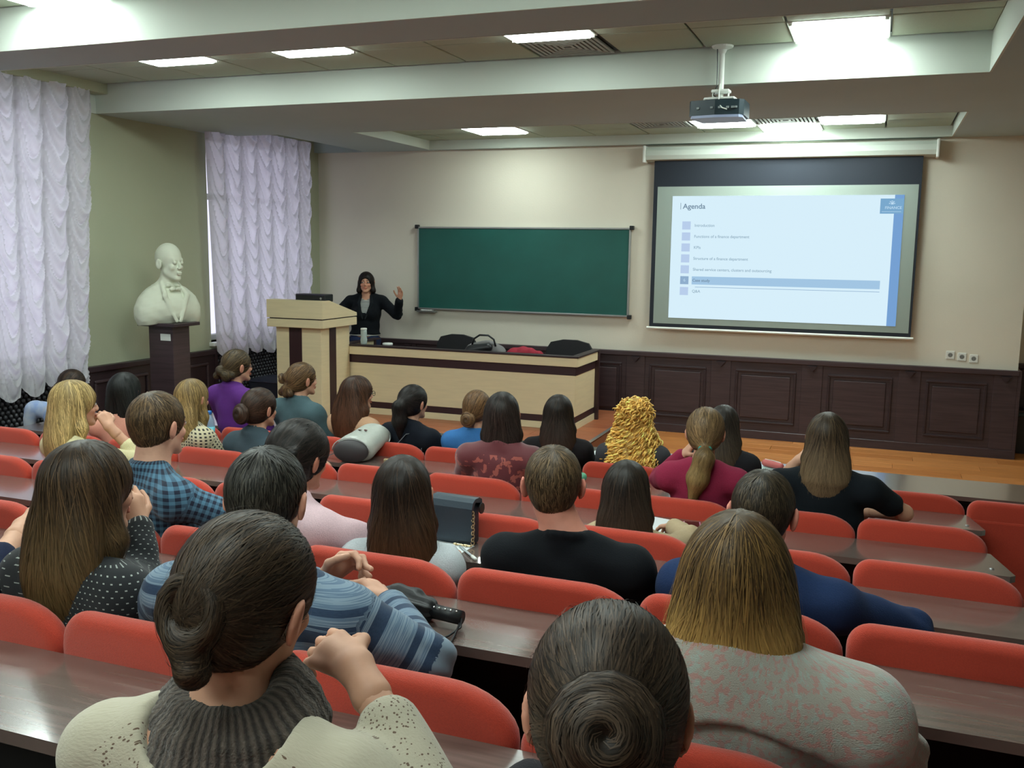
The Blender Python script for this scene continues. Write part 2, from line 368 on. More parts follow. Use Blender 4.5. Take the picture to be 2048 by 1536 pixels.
for n, (a, c, x0, x1, zt) in enumerate(TRAYS):
    ytop = {0: 4.24, 1: 6.455, 2: 9.84, 3: 1.7}[n]      # last full joint
    rows = []; y = ytop
    y0s = {0: [2.0, 2.56, 3.12, 3.68], 1: [4.77, 5.335, 5.895], 2: [8.23, 8.79, 9.30], 3: [-2.4+.56*i for i in range(7)]}[n]
    if n == 2: y0s = [8.29-.07, 8.80, 9.30]
    for j, y in enumerate(y0s):
        for i in range(-1, 11):
            xa = -.025-(i+1)*.5615
            if xa < x0-.02:
                lo = x0+.013
                if xa+G > lo+.08: 
                    MB().box((lo, y+.006, zt), (xa+G-.006, min(y+G, c)-.014, zt+.02), .004, 1).build('ceiling_tile', m_tile, ceil)
                continue
            key = (n, i, j)
            if key in lamps:
                e = empty('ceiling_light', (xa, y, zt), 0, lamps[key], 'ceiling light', 'fluorescent ceiling lights')
                inst('diffuser', lampd, e); inst('frame', lampf, e)
            elif key in vents:
                e = empty('ceiling_vent', (xa, y, zt), 0, vents[key], 'vent', 'ceiling vents'); inst('louvre', vent_me, e); inst('backing', ventb, e)
            elif xa+G > x1-.02:
                MB().box((xa+.006, y+.006, zt), (x1-.014, min(y+G, c)-.014, zt+.02), .004, 1).build('ceiling_tile', m_tile, ceil)
            elif y+G > c+.001:
                MB().box((xa+.006, y+.006, zt), (xa+G-.006, c-.014, zt+.02), .004, 1).build('ceiling_tile', m_tile, ceil)
            else: inst('ceiling_tile', tile_me, ceil, (xa, y, zt))

# ---------------------------------------------------------------- wainscot
def wains(name, x0, x1, y, pil, z1=.84):
    """panelling along x on the plane y, facing -y"""
    root = MB().box((x0, y-.035, 0), (x1, y, z1-.05)).box((x0, y-.06, z1-.05), (x1, y, z1), .006, 2).box((x0, y-.05, -.01), (x1, y, .085), .004, 1).build(name, m_wenge); st(root)
    for p in pil:
        MB().box((p-.1, y-.047, .085), (p+.1, y-.034, z1-.05), .003, 1).build('pilaster', m_wenge, root)
        bm = MB(); bm.prism([(p-.045, z1-.06), (p+.045, z1-.06), (p, z1-.115)], y-.075, y-.046, axis=1); bm.build('corbel', m_wenged, root)
    for p, q in zip(pil, pil[1:]):
        a, c = p+.15, q-.15
        if c-a < .2: continue
        fr = MB()
        for (u0_, v0_, u1_, v1_) in [(a, .16, c, .185), (a, z1-.155, c, z1-.13), (a, .185, a+.025, z1-.155), (c-.025, .185, c, z1-.155)]: fr.box((u0_, y-.052, v0_), (u1_, y-.033, v1_), .006, 2)
        fr.build('moulding', m_wenged, root)
        MB().box((a+.055, y-.046, .215), (c-.055, y-.034, z1-.185), .009, 2).build('panel', m_wenge, root)
    return root
wains('trim_7', XL, XR+.01, D, [-5.96, -5.06, -4.16, -3.26, -2.36, -1.46, -.56, .34, 1.17])
wains('trim_8', XR, XRW, DR, [XR+.12, 2.1, 3.0])
st(MB().box((XR, D-.05, 0), (XR+.03, DR, .84), .004, 1).build('trim_9', m_wenge))
# panelling under and between the windows
def wains_left(y0, y1, name):
    r = MB().box((XL, y0, -.3), (XL+.035, y1, .80)).box((XL, y0, .80), (XL+.06, y1, .85), .006, 2).build(name, m_wenged); st(r)
    n = max(1, int((y1-y0)/.75)); w = (y1-y0)/n
    for i in range(n):
        a, c = y0+i*w+.1, y0+(i+1)*w-.1; fr = MB()
        for (u0_, v0_, u1_, v1_) in [(a, .16, c, .185), (a, .70, c, .725), (a, .185, a+.025, .70), (c-.025, .185, c, .70)]: fr.box((XL+.033, u0_, v0_), (XL+.055, u1_, v1_), .006, 1)
        fr.build('moulding', m_wenge, r)
m_latt = mat('lattice_lacquer', lin((58, 58, 62)), .4)
def lattice(y0, y1, name):
    r = MB().box((XL, y0, -.3), (XL+.02, y1, .84)).build(name, m_dark); st(r)
    b = MB(); p = .05; k = 0
    z = .06
    while z < .80:
        y = y0+.05+(.025 if k % 2 else 0)
        while y < y1-.05:
            bmesh.ops.create_uvsphere(b.bm, u_segments=6, v_segments=4, radius=.019, matrix=Matrix.Translation((XL+.03, y, z)) @ Matrix.Diagonal((.8, 1, 1, 1)))
            y += p
        z += .035; k += 1
    o = b.build('lattice', m_latt, r, smooth=True); o['kind'] = 'stuff'
    MB().box((XL, y0, .82), (XL+.07, y1, .85), .006, 1).box((XL, y0, .0), (XL+.05, y0+.04, .82)).box((XL, y1-.04, 0), (XL+.05, y1, .82)).build('lattice_frame', m_wenged, r)
wains_left(YB, 1.2, 'trim_10'); wains_left(3.5, 4.2, 'trim_11'); wains_left(6.2, 7.9, 'trim_12')
lattice(4.2, 6.2, 'trim_13'); lattice(7.9, D, 'trim_14')

# ---------------------------------------------------------------- curtains
m_cur = bpy.data.materials.new('sheer_curtain'); m_cur.use_nodes = True; nt = m_cur.node_tree; nt.nodes.clear()
o_ = nt.nodes.new('ShaderNodeOutputMaterial'); dfs = nt.nodes.new('ShaderNodeBsdfDiffuse'); trl = nt.nodes.new('ShaderNodeBsdfTranslucent'); tp = nt.nodes.new('ShaderNodeBsdfTransparent')
dfs.inputs[0].default_value = (.82, .80, .84, 1); trl.inputs[0].default_value = (.88, .85, .92, 1); at_ = nt.nodes.new('ShaderNodeAttribute'); at_.attribute_name = 'col'; nt.links.new(at_.outputs['Color'], trl.inputs[0])
m1 = nt.nodes.new('ShaderNodeMixShader'); m1.inputs[0].default_value = .55; m2 = nt.nodes.new('ShaderNodeMixShader'); m2.inputs[0].default_value = .07
nt.links.new(dfs.outputs[0], m1.inputs[1]); nt.links.new(trl.outputs[0], m1.inputs[2]); nt.links.new(m1.outputs[0], m2.inputs[1]); nt.links.new(tp.outputs[0], m2.inputs[2]); nt.links.new(m2.outputs[0], o_.inputs[0])
def curtain(y0, y1, ncol, z0, z1, label, seed, x=None, shear=0, lean=0):
    rs = np.random.RandomState(seed); x = XL+.10 if x is None else x
    ny = ncol*22+1; nz = 380
    u = np.linspace(0, ncol, ny)[:, None]; z = np.linspace(z0, z1, nz)[None, :]
    c = np.clip(np.floor(u).astype(int), 0, ncol-1); fu = u-c
    ph = rs.rand(ncol); sag = .26+.12*rs.rand(ncol); per = .155+.05*rs.rand(ncol); sk = .10+.32*rs.rand(ncol)
    arch = 4*fu*(1-fu)
    s = 1-np.abs(2*fu-1)
    fo = arch+sk[c]*(fu-.5)*2
    wob = .02*np.sin(9*z+ph[c]*20)+.012*np.sin(23*z+ph[c]*40)
    t = (z+sag[c]*fo+wob+ph[c]*.3)/per[c]
    fr = t-np.floor(t); cell = np.floor(t)
    rnd = np.abs(np.sin(cell*12.9898+c*78.233)*43758.5453) % 1
    prof = np.where(fr < .72, fr/.72, (1-fr)/.28)**1.3            # pleat: swells down then tucks under
    fine = .5+.5*np.sin(2*np.pi*(t*2+rnd))
    dx = .012+.085*arch**.7*(.30+.70*prof*(.45+.75*rnd))+.014*arch*fine*(.3+.7*(1-prof))
    dx = dx-.018*np.exp(-(np.minimum(fu, 1-fu)/.05)**2)
    yy = y0+(y1-y0)*u/ncol+.014*np.sin(17*z+c)*arch+.10*(1-(z-z0)/(z1-z0))*(1-u/ncol)**2*shear-(.05+lean)*(1-(z-z0)/(z1-z0))*(u/ncol)**2
    zz = z-np.zeros_like(u)
    bott = np.clip((z0+.22-z)/.22, 0, 1)                             # scalloped hem
    zz = zz+(.10*(1-arch**.7))*bott-.02*bott*np.sin(3+c)
    X = x+dx+0*z; Y = yy+0*z; V = np.stack([X, Y, zz+0*X], -1).reshape(-1, 3)
    idx = np.arange(ny*nz).reshape(ny, nz)
    F = np.stack([idx[:-1, :-1], idx[1:, :-1], idx[1:, 1:], idx[:-1, 1:]], -1).reshape(-1, 4)
    me = bpy.data.meshes.new('austrian_curtain'); me.from_pydata(V.tolist(), [], F.tolist()); me.materials.append(m_cur); me.shade_smooth()
    fold_dim = 1-.50*np.exp(-(np.minimum(fu, 1-fu)/.11)**2)-.55*np.clip((fr-.60)/.3, 0, 1)*arch**.5; fold_dim = np.clip(fold_dim*(.80+.35*rnd*arch**.5), .22, 1).reshape(-1)   # fold shade painted into the translucent colour, standing in for stacked cloth layers
    a_ = me.attributes.new('col', 'FLOAT_COLOR', 'POINT'); c4 = np.ones((len(V), 4), np.float32); c4[:, :3] = fold_dim[:, None]*np.array((.88, .85, .93)); a_.data.foreach_set('color', c4.ravel())
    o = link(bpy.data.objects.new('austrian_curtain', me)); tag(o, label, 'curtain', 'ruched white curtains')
    return o
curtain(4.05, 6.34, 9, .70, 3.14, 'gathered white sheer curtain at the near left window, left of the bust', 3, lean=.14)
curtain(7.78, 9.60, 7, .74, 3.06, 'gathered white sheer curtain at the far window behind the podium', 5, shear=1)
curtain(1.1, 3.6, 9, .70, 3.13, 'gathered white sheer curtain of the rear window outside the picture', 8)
# ---------------------------------------------------------------- chalkboard
m_chalk = mat('chalkboard_green', lin((16, 84, 76)), .5, noise=.12, nscale=(2.5, 2.5, 3), ndetail=5)
t = empty('chalkboard', (-3.70, D-.03, 1.665), 0, 'wide green chalkboard with thin aluminium frame on the front wall', 'chalkboard')
MB().box((-1.23, -.012, -.455), (1.23, .012, .455)).build('writing_surface', m_chalk, t)
for a, b_ in [((-1.24, -.02, .45), (1.24, .02, .468)), ((-1.24, -.026, -.468), (1.24, .02, -.45)), ((-1.243, -.02, -.45), (-1.226, .02, .45)), ((1.226, -.02, -.45), (1.243, .02, .45))]:
    MB().box(a, b_, .002, 1).build('frame_rail', m_steel, t)
for sx in (-1, 1):
    for sz in (-1, 1): MB().box((sx*1.252-.022, -.028, sz*.468-.022), (sx*1.252+.022, .02, sz*.468+.022), .005, 2).build('corner_cap', m_black, t)
t = empty('chalk_ledge', (-4.82, D-.05, 1.175), 0, 'small ledge with chalk below the left corner of the chalkboard', 'ledge')
MB().box((-.11, -.04, -.008), (.11, .05, 0), .002, 1).box((-.11, -.045, -.008), (.11, -.04, .012)).build('tray', m_steel, t)
for i, (x, y, r) in enumerate([(-.04, 0, .3), (.02, -.02, -.4), (.06, .01, 1.2)]):
    o = MB().cyl((-.03, 0, .01), (.03, 0, .01), .008, seg=8).build('chalk', mat('chalk', (.8, .8, .78), .9)); o.location = (-4.82+x, D-.05+y, 1.176); o.rotation_euler = (0, 0, r)
    tag(o, ['white chalk stick left on the chalk ledge', 'white chalk stick lying in the middle of the chalk ledge', 'white chalk stick right on the chalk ledge'][i], 'chalk', 'chalk on the ledge')
# ---------------------------------------------------------------- projection screen
t = empty('projection_screen', (0, D, 0), 0, 'pull-down projection screen showing an agenda slide', 'projection screen')
b = MB(); b.prism([(-.015, 2.80), (-.13, 2.82), (-.15, 2.86), (-.14, 2.91), (-.11, 2.945), (-.015, 2.95)], -2.31, .43, axis=0); b.build('housing', m_face, t)
MB().box((-2.33, -.16, 2.79), (-2.305, -.01, 2.96), .008).build('end_cap', m_white, t); MB().box((.425, -.16, 2.79), (.45, -.01, 2.96), .008).build('end_cap', m_white, t)
MB().box((-2.22, -.082, 1.115), (.32, -.08, 2.81)).build('black_border', mat('screen_black', lin((24, 32, 44)), .7), t)
MB().box((-2.178, -.0845, 1.15), (.298, -.0825, 2.55)).build('white_fabric', mat('screen_white', lin((148, 160, 152)), .9), t)
MB().cyl((-2.245, -.081, 1.10), (.345, -.081, 1.10), .013, seg=12).build('bottom_bar', m_white, t)
def em(name, c, s): return mat(name, (0, 0, 0), .9, spec=0, emit=lin(c), estr=s)
sl = MB().box((-2.02, -.0875, 1.213), (.18, -.0855, 2.455)).build('slide', em('slide_white', (218, 242, 254), .97), t)
x0, x1, z0, z1 = -2.02, .18, 1.213, 2.455; SW, SH = x1-x0, z1-z0
def srect(u0_, v0_, u1_, v1_, m, name, d=.0885):
    return MB().box((x0+u0_*SW, -d, z1-v1_*SH), (x0+u1_*SW, -d+.0006, z1-v0_*SH)).build(name, m, sl)
m_sb = em('slide_blue', (128, 176, 214), .9); m_sb2 = em('slide_band', (124, 168, 220), .9); m_sq = em('slide_square', (188, 210, 240), .95); m_sq2 = em('slide_square_dark', (150, 182, 214), .9)
m_bar = em('slide_bar', (166, 202, 232), .95); m_txt = em('slide_text', (120, 146, 168), .9); m_txt2 = em('slide_text_pale', (158, 186, 204), .92); m_txtw = em('slide_text_white', (190, 222, 244), .95)
srect(.962, 0, 1, 1, m_sb2, 'slide_band'); srect(.905, .028, .9999, .142, m_sb, 'slide_logo_box', .0889)
def text(s, u, v, size, m, name='slide_text', bold=False, par=None, d=.0895, sx=1):
    c = bpy.data.curves.new(name, 'FONT'); c.body = s; c.size = size; c.extrude = .0002; c.align_y = 'CENTER'; c.materials.append(m)
    if bold: c.offset = size*.014
    tmp = link(bpy.data.objects.new('tmp', c)); bpy.context.view_layer.update(); me_ = bpy.data.meshes.new_from_object(tmp.evaluated_get(bpy.context.evaluated_depsgraph_get())); bpy.data.objects.remove(tmp)
    o = link(bpy.data.objects.new(name, me_), par or sl); o.location = (x0+u*SW, -d, z1-v*SH); o.rotation_euler = (math.pi/2, 0, 0); o.scale = (sx, 1, 1); return o
srect(.0385, .055, .0405, .108, m_txt, 'slide_mark')
text('Agenda', .05, .085, .072, m_txt, bold=True, sx=1.05)
for i, s in enumerate(['Introduction', 'Functions of a finance department', 'KPIs', 'Structure of a finance department', 'Shared service centers, clusters and outsourcing', 'Case study', 'Q&A']):
    v = .238+.0895*i; hi = i == 5
    srect(.05, v-.033, .089, v+.033, m_sq2 if hi else m_sq, 'slide_square')
    if hi: srect(.104, v-.033, .925, v+.033, m_bar, 'slide_bar'); srect(.12, v+.052, .925, v+.056, m_sq2, 'slide_rule'); text('6', .065, v, .045, m_txtw)
    text(s, .107, v, .040, m_txt if hi else m_txt2, bold=True)
text('FINANCE', .924, .098, .036, m_txtw, d=.0897, bold=True)
bm_ = MB(); [bm_.box((-.004+.022*math.cos(a)-.004, -.0899, .022*math.sin(a)-.004), (.022*math.cos(a)+.004, -.0893, .022*math.sin(a)+.004)) for a in [k*math.pi/4 for k in range(5)]]
bm_.box((-.012, -.0899, -.010), (.012, -.0893, .012)); o = bm_.build('slide_emblem', m_txtw, sl); o.location = (x0+.953*SW, 0, z1-.065*SH)
srect(.912, .125, .99, .128, m_txtw, 'slide_rule', .0897)
# ---------------------------------------------------------------- sockets
so = MB().box((-.038, -.008, -.038), (.038, 0, .038), .004, 2).mesh('plate', m_white); sb_ = MB().cyl((0, -.0085, 0), (0, -.0075, 0), .021, seg=20).mesh('inset', mat('socket_shade', lin((120, 122, 118)), .6)); sh = MB().cyl((-.009, -.0092, 0), (-.009, -.008, 0), .003, seg=8).cyl((.009, -.0092, 0), (.009, -.008, 0), .003, seg=8).mesh('pin_hole', m_dark)
for i, x in enumerate([.684, .786, .888]):
    e = empty('wall_socket', (x, D, .955-.012*i), 0, ['left one of the three white wall sockets right of the screen', 'middle one of the three white wall sockets right of the screen', 'right one of the three white wall sockets right of the screen'][i], 'socket', 'row of wall sockets')
    inst('plate', so, e); k = inst('inset', sb_, e); inst('pin_hole', sh, k)
# ---------------------------------------------------------------- lectern (podium)
m_beech = mat('beech_laminate', lin((222, 206, 168)), .45, noise=.05, nscale=(4, 4, 40))
m_inlay = mat('dark_inlay', lin((52, 30, 34)), .45)
t = empty('lectern', (-5.34, 8.33, .18), 0, 'tall beech lectern with dark upright inlays at the left of the stage', 'lectern')
MB().box((-.255, -.27, 0), (.265, .27, .92), .003, 1).build('body', m_beech, t)
MB().box((-.10, -.275, 0), (.045, -.268, .92)).build('inlay', m_inlay, t); MB().box((.263, -.12, 0), (.27, .0, .92)).build('inlay', m_inlay, t)
MB().box((-.32, -.33, .92), (.32, .33, 1.0), .003, 1).build('head_lower', m_beech, t)
MB().box((-.30, -.31, 1.0), (.30, .31, 1.012)).build('shadow_gap', m_inlay, t)
MB().prism([(-.33, 1.012), (.33, 1.012), (.33, 1.045), (-.20, 1.19), (-.33, 1.19)], -.32, .32, axis=0).build('head_upper', m_beech, t)
t = empty('monitor', (-5.20, 8.12, 1.385), 0, 'black monitor lying on top of the lectern', 'monitor')
MB().box((-.17, -.05, -.03), (.17, .10, .045), .008).build('casing', m_black, t); MB().box((-.16, -.052, .036), (.16, -.049, .040)).build('bezel_line', mat('mauve_gloss', lin((70, 60, 90)), .3), t)
MB().ball((.12, -.05, .005), .012, 10, (1, .2, 1)).build('knob', m_steel, t)
# ---------------------------------------------------------------- teacher's table
t = empty('lecture_table', (-3.93, 8.62, .18), 0, 'long beech lecture table with dark bands in front of the lecturer', 'table')
def hshape(name, x0, x1, y0, y1, z0, z1, m, ins=0):   # front and both side faces of the table
    MB().box((x0+ins, y0+ins, z0), (x1-ins, y0+.03+ins, z1), .002, 1).box((x1-.03-ins, y0+.03+ins, z0), (x1-ins, y1, z1)).box((x0+ins, y0+.03+ins, z0), (x0+.03+ins, y1, z1)).build(name, m, t)
hshape('plinth', -1.26, 1.30, 0, .70, 0, .065, m_beech)
hshape('dark_band', -1.26, 1.30, 0, .70, .065, .13, m_inlay, .008); hshape('front_panel', -1.26, 1.30, 0, .70, .13, .53, m_beech, .006)
hshape('dark_band', -1.26, 1.30, 0, .70, .53, .615, m_inlay, .001); hshape('apron', -1.28, 1.32, -.02, .70, .615, .70, m_beech)
MB().box((1.27, .68, 0), (1.335, .72, .70)).build('side_post', m_inlay, t); MB().box((-1.3, .68, 0), (-1.24, .72, .70)).build('side_post', m_inlay, t)
MB().box((-1.29, -.03, .70), (1.33, .05, .718), .003, 1).box((1.25, .05, .70), (1.33, .76, .718), .003, 1).box((-1.29, .05, .70), (-1.21, .76, .718), .003, 1).build('rim', m_wenged, t)
MB().box((-1.25, .01, .56), (1.29, .74, .585)).build('work_surface', m_wenge, t)
# things on the lecture table
zt = .18+.585
m_gl = mat('drinking_glass', (.85, .95, .97), .05, trans=.85, noise=0, alpha=1)
t = empty('drinking_glass', (-4.94, 8.66, .898), 0, 'clear glass carafe standing at the left end of the lecture table', 'glass')
MB().lathe([(.03, 0), (.034, .02), (.036, .05), (.030, .08), (.033, .11), (.032, .15)], seg=20).build('glass_body', mat('greenish_glass', lin((190, 206, 202)), .1, alpha=.65, spec=.8), t, True)
MB().lathe([(.0325, .151), (.034, .153), (.033, .165), (.028, .168)], seg=20).build('rim', m_white, t, True)
t = empty('paper_cup', (-4.76, 8.84, zt), 0, 'blue container beside the carafe behind the lecture table edge', 'container')
MB().lathe([(.05, 0), (.052, .12)], seg=20).build('cup', mat('blue_cup', lin((40, 70, 120)), .5), t, True); MB().lathe([(.054, .118), (.055, .135), (.048, .14)], seg=20).build('lid', m_white, t, True)
def blob(name, parent, ells, m, res=.012, k=.03, dis=None):
    o = sdf_mesh(name, [('e',)+e for e in ells], res, m, parent, k=k, dis=dis); return o
# ---------------------------------------------------------------- pedestal, bin, case
t = empty('pedestal', (-5.84, 6.80, 0), 0, 'dark wooden pedestal column carrying the white bust', 'pedestal')
MB().box((-.13, -.11, 0), (.13, .11, 1.185), .003, 1).build('column', m_wenge, t); MB().box((-.20, -.17, 1.185), (.20, .17, 1.215), .004).build('cap', m_wenged, t); MB().box((-.16, -.14, 0), (.16, .14, .08), .004).build('base', m_wenged, t)
MB().box((.0, -.116, 1.06), (.11, -.111, 1.12), .002, 1).build('label_plate', m_white, t)
b = MB(); b.prism([(-.13, -.12), (.13, -.12), (.13, .12), (-.13, .12)], 0, .42); o = b.build('rubbish_bin', m_black); o.location = (1.47, 10.37, 0); tag(o, 'black bin on the floor in the corner right of the panelling', 'bin')
MB().box((-.14, -.13, .36), (.14, .13, .40), .01).build('rim', mat('bin_rim', lin((30, 60, 62)), .4), o)
o = MB().box((-.35, -.20, 0), (.35, .20, .30), .01).build('equipment_case', mat('case_blue_black', lin((34, 36, 48)), .5)); o.location = (-5.84, 8.6, .18); tag(o, 'flat black case on the floor between the far window and the lectern', 'case')
MB().box((-.36, -.21, .28), (.36, .21, .31), .008).build('lid', mat('case_lid', lin((60, 62, 78)), .35), o)
# ---------------------------------------------------------------- projector on its ceiling mount
t = empty('projector', (-1.03, 6.437, 2.80), math.radians(-4), 'projector hanging from the ceiling on a white pole', 'projector')
MB().prism([(-.175, -.10), (-.16, -.13), (.0, -.15), (.15, -.13), (.175, -.10), (.165, .12), (.12, .14), (-.14, .14), (-.17, .11)], -.04, .055).build('casing', mat('projector_dark', lin((30, 48, 56)), .4), t)
MB().prism([(-.165, -.10), (-.15, -.135), (.0, -.155), (.15, -.135), (.17, -.10), (.15, .13), (-.14, .13)], -.056, -.04).build('underside', mat('projector_pale', lin((150, 160, 190)), .4), t)
for x in (-.11, -.02, .03, .08, .11, .13): MB().box((x-.008, -.158+abs(x)*.12, .0), (x+.008, -.140+abs(x)*.12, .012)).build('port', mat('port_grey', lin((140, 150, 150)), .4), t)
MB().cyl((-.06, .14, .0), (-.06, .175, .0), .04, seg=24).build('lens', m_black, t)
MB().box((-.09, -.07, .07), (.10, .07, .082)).cyl((0, 0, .075), (0, 0, .41), .017).box((-.10, -.05, .055), (-.085, .05, .08)).box((.085, -.05, .055), (.10, .05, .08)).box((-.055, -.04, .115), (.06, .04, .135), .006).cyl((-.05, 0, .08), (-.05, 0, .12), .006).cyl((.05, 0, .08), (.05, 0, .12), .006).build('mount', m_white, t)
MB().lathe([(.018, .36), (.03, .385), (.065, .398), (.07, .409)], seg=24).build('ceiling_plate', m_white, t)
MB().tube([(-.03, -.02, .40), (-.024, -.02, .30), (-.022, -.02, .16), (-.04, -.03, .10), (.02, -.08, .06), (.09, -.12, .04)], .004, 6).build('cable', m_black, t)
MB().tube([(.0, -.025, .17), (.002, -.06, .10), (.02, -.13, .03), (.05, -.16, .0), (.08, -.158, -.01)], .004, 6).build('white_cable', m_white, t)
# ---------------------------------------------------------------- lecture seats and desks
def red(name, a, b):
    return mat(name, lin((174, 52, 28)), .88, noise=.10, nscale=(220, 220, 220), bump=.45, bscale=(500, 500, 500), sheen=.25)
m_red = red('red_upholstery', 0, 0)
def back_mesh(w=.494, h=.50, th=.055, r=.11, rb=.02):
    b = MB(); n = 8; poly = []
    for (rx, rz_, sg, a0) in [(.135, .085, 1, 0), (.055, .06, -1, 90)]:
        for i in range(n+1):
            a = math.radians(a0+90*i/n); poly.append((sg*(w/2-rx)+rx*math.cos(a), -rz_+rz_*math.sin(a)))
    poly += [(-w/2, -h), (w/2, -h)]
    layers = [(-.0, .022), (.004, .010), (.012, .003), (.022, 0), (th-.022, 0), (th-.012, .003), (th-.004, .010), (th, .022)]
    rings = []
    cx_, cz_ = 0, -h*.5
    for y, ins in layers:
        ring = []
        for x, z in poly:
            l = 1; nx = x; nz = z
            nx = x-math.copysign(min(ins, abs(x)), x); nz = z-(ins if z > -.3 else 0)
            ring.append(b.bm.verts.new((nx, y+(-.0)*z, nz)))
        rings.append(ring)
    N_ = len(poly)
    for p, q in zip(rings, rings[1:]):
        for k in range(N_): b.bm.faces.new((p[k], p[(k+1) % N_], q[(k+1) % N_], q[k]))
    b.bm.faces.new(rings[0][::-1]); b.bm.faces.new(rings[-1]); return b
bk = back_mesh().mesh('backrest', m_red)
for p_ in bk.polygons: p_.use_smooth = True
cush = MB().box((-.235, 0, -.07), (.235, .40, 0), .025, 3).mesh('seat_cushion', m_red, True)
fram = MB().box((-.22, .02, -.09), (.22, .38, -.07)).box((-.225, .0, -.14), (-.205, .30, -.07)).box((.205, .0, -.14), (.225, .30, -.07)).mesh('seat_frame', m_black)
legm = MB().box((-.02, .06, -.40), (.02, .10, -.09)).box((-.05, .02, -.41), (.05, .16, -.40)).mesh('leg', m_black)
ordw = ['first', 'second', 'third', 'fourth', 'fifth', 'sixth', 'seventh', 'eighth', 'ninth', 'tenth', 'eleventh', 'twelfth', 'thirteenth']
rown = ['nearest visible row', 'second row from the camera', 'third row from the camera', 'fourth row from the camera', 'front row']
proto = None
def seat(x, k, yb, zt_, label, group):
    global proto
    if proto is None:
        proto = empty('auditorium_chair', (0, 0, 0)); inst('backrest', bk, proto); inst('seat_cushion', cush, proto, (0, .055, -.47)); fr = inst('seat_frame', fram, proto, (0, .055, -.47)); inst('leg', legm, fr); s = proto
    else: s = dup(proto, (0, 0, 0))
    s.location = (x, yb, zt_); tag(s, label, 'chair', group); return s
for k in range(5):
    for i in range(12):
        seat(.48-.5*i-.25, k, YR[k], TR[k]-(.032 if k == 0 and i < 2 else 0), 'red fabric seat in the %s, %s from its right end' % (rown[k], ordw[i + (1 if k == 4 else 0)]), 'red seats of the '+rown[k])
for i, x in enumerate([-.77, -.27, .23]): seat(x, -1, .50, 1.27, ['red seat under the woman in the cream sweater', 'red seat under the woman with the dark bun at the bottom edge', 'empty red seat right of the bottom edge bun'][i], 'red seats of the rear row')
es = seat(.73, 4, YR[4]-.03, TR[4]-.004, 'red fabric seat at the right end of the front row with its whole back showing', 'red seats of the front row')
MB().box((-.246, -.006, -.87), (.246, .03, -.09), .012, 2).build('rear_panel', m_red, es)
m_desk = mat('desk_laminate', lin((102, 86, 80)), .26, noise=.28, nscale=(4, 60, 4), ndetail=5, bump=.02, bscale=(6, 120, 6), spec=.6, coat=1.0)
m_desk.node_tree.nodes['Principled BSDF'].inputs['Coat Roughness'].default_value = .13
def desk(k, x0, x1, y0, y1, z, zf, label, front=False):
    t = empty('long_desk', ((x0+x1)/2, y0, z), 0, label, 'desk', 'long continuous desks'); a = x0-(x0+x1)/2; c = -a; d = y1-y0
    ch = .06
    MB().prism([(a, 0), (c-.02, 0), (c, .02), (c-ch, d), (a, d)], -.025, 0).build('desktop', m_desk, t)
    MB().box((a+.02, d-(.03 if not front else .10), zf-z), (c-ch-.01, d-(.005 if not front else .07), -.025)).build('back_panel', m_dark, t)
    n = max(2, int((x1-x0)/1.5)+1)
    for i in range(n):
        xx = a+.1+(c-a-.25)*i/(n-1)
        MB().box((xx-.012, .05, zf-z), (xx+.012, d-.03, -.025)).build('support', m_dark, t)
    if not front:
        for xx in (c-.075,): MB().lathe([(.009, 0), (.009, .002), (.005, .004)], (xx, .07, 0), 12).build('bolt', m_steel, t, True)
for k in range(5):
    desk(k, -5.55, .545, YR[k]-.275, YR[k]+.0, TR[k]-.085, FR[k], ['dark wood-grain desk behind the nearest visible red seats', 'dark wood-grain desk behind the second row of red seats', 'dark wood-grain desk behind the third row of red seats', 'dark wood-grain desk behind the fourth row of red seats', 'dark wood-grain desk behind the front row of red seats'][k])
desk(9, -5.6, 1.25, 5.73, 6.17, .57, FR[4], 'front desk along the stage with a pale glossy reflection', True)
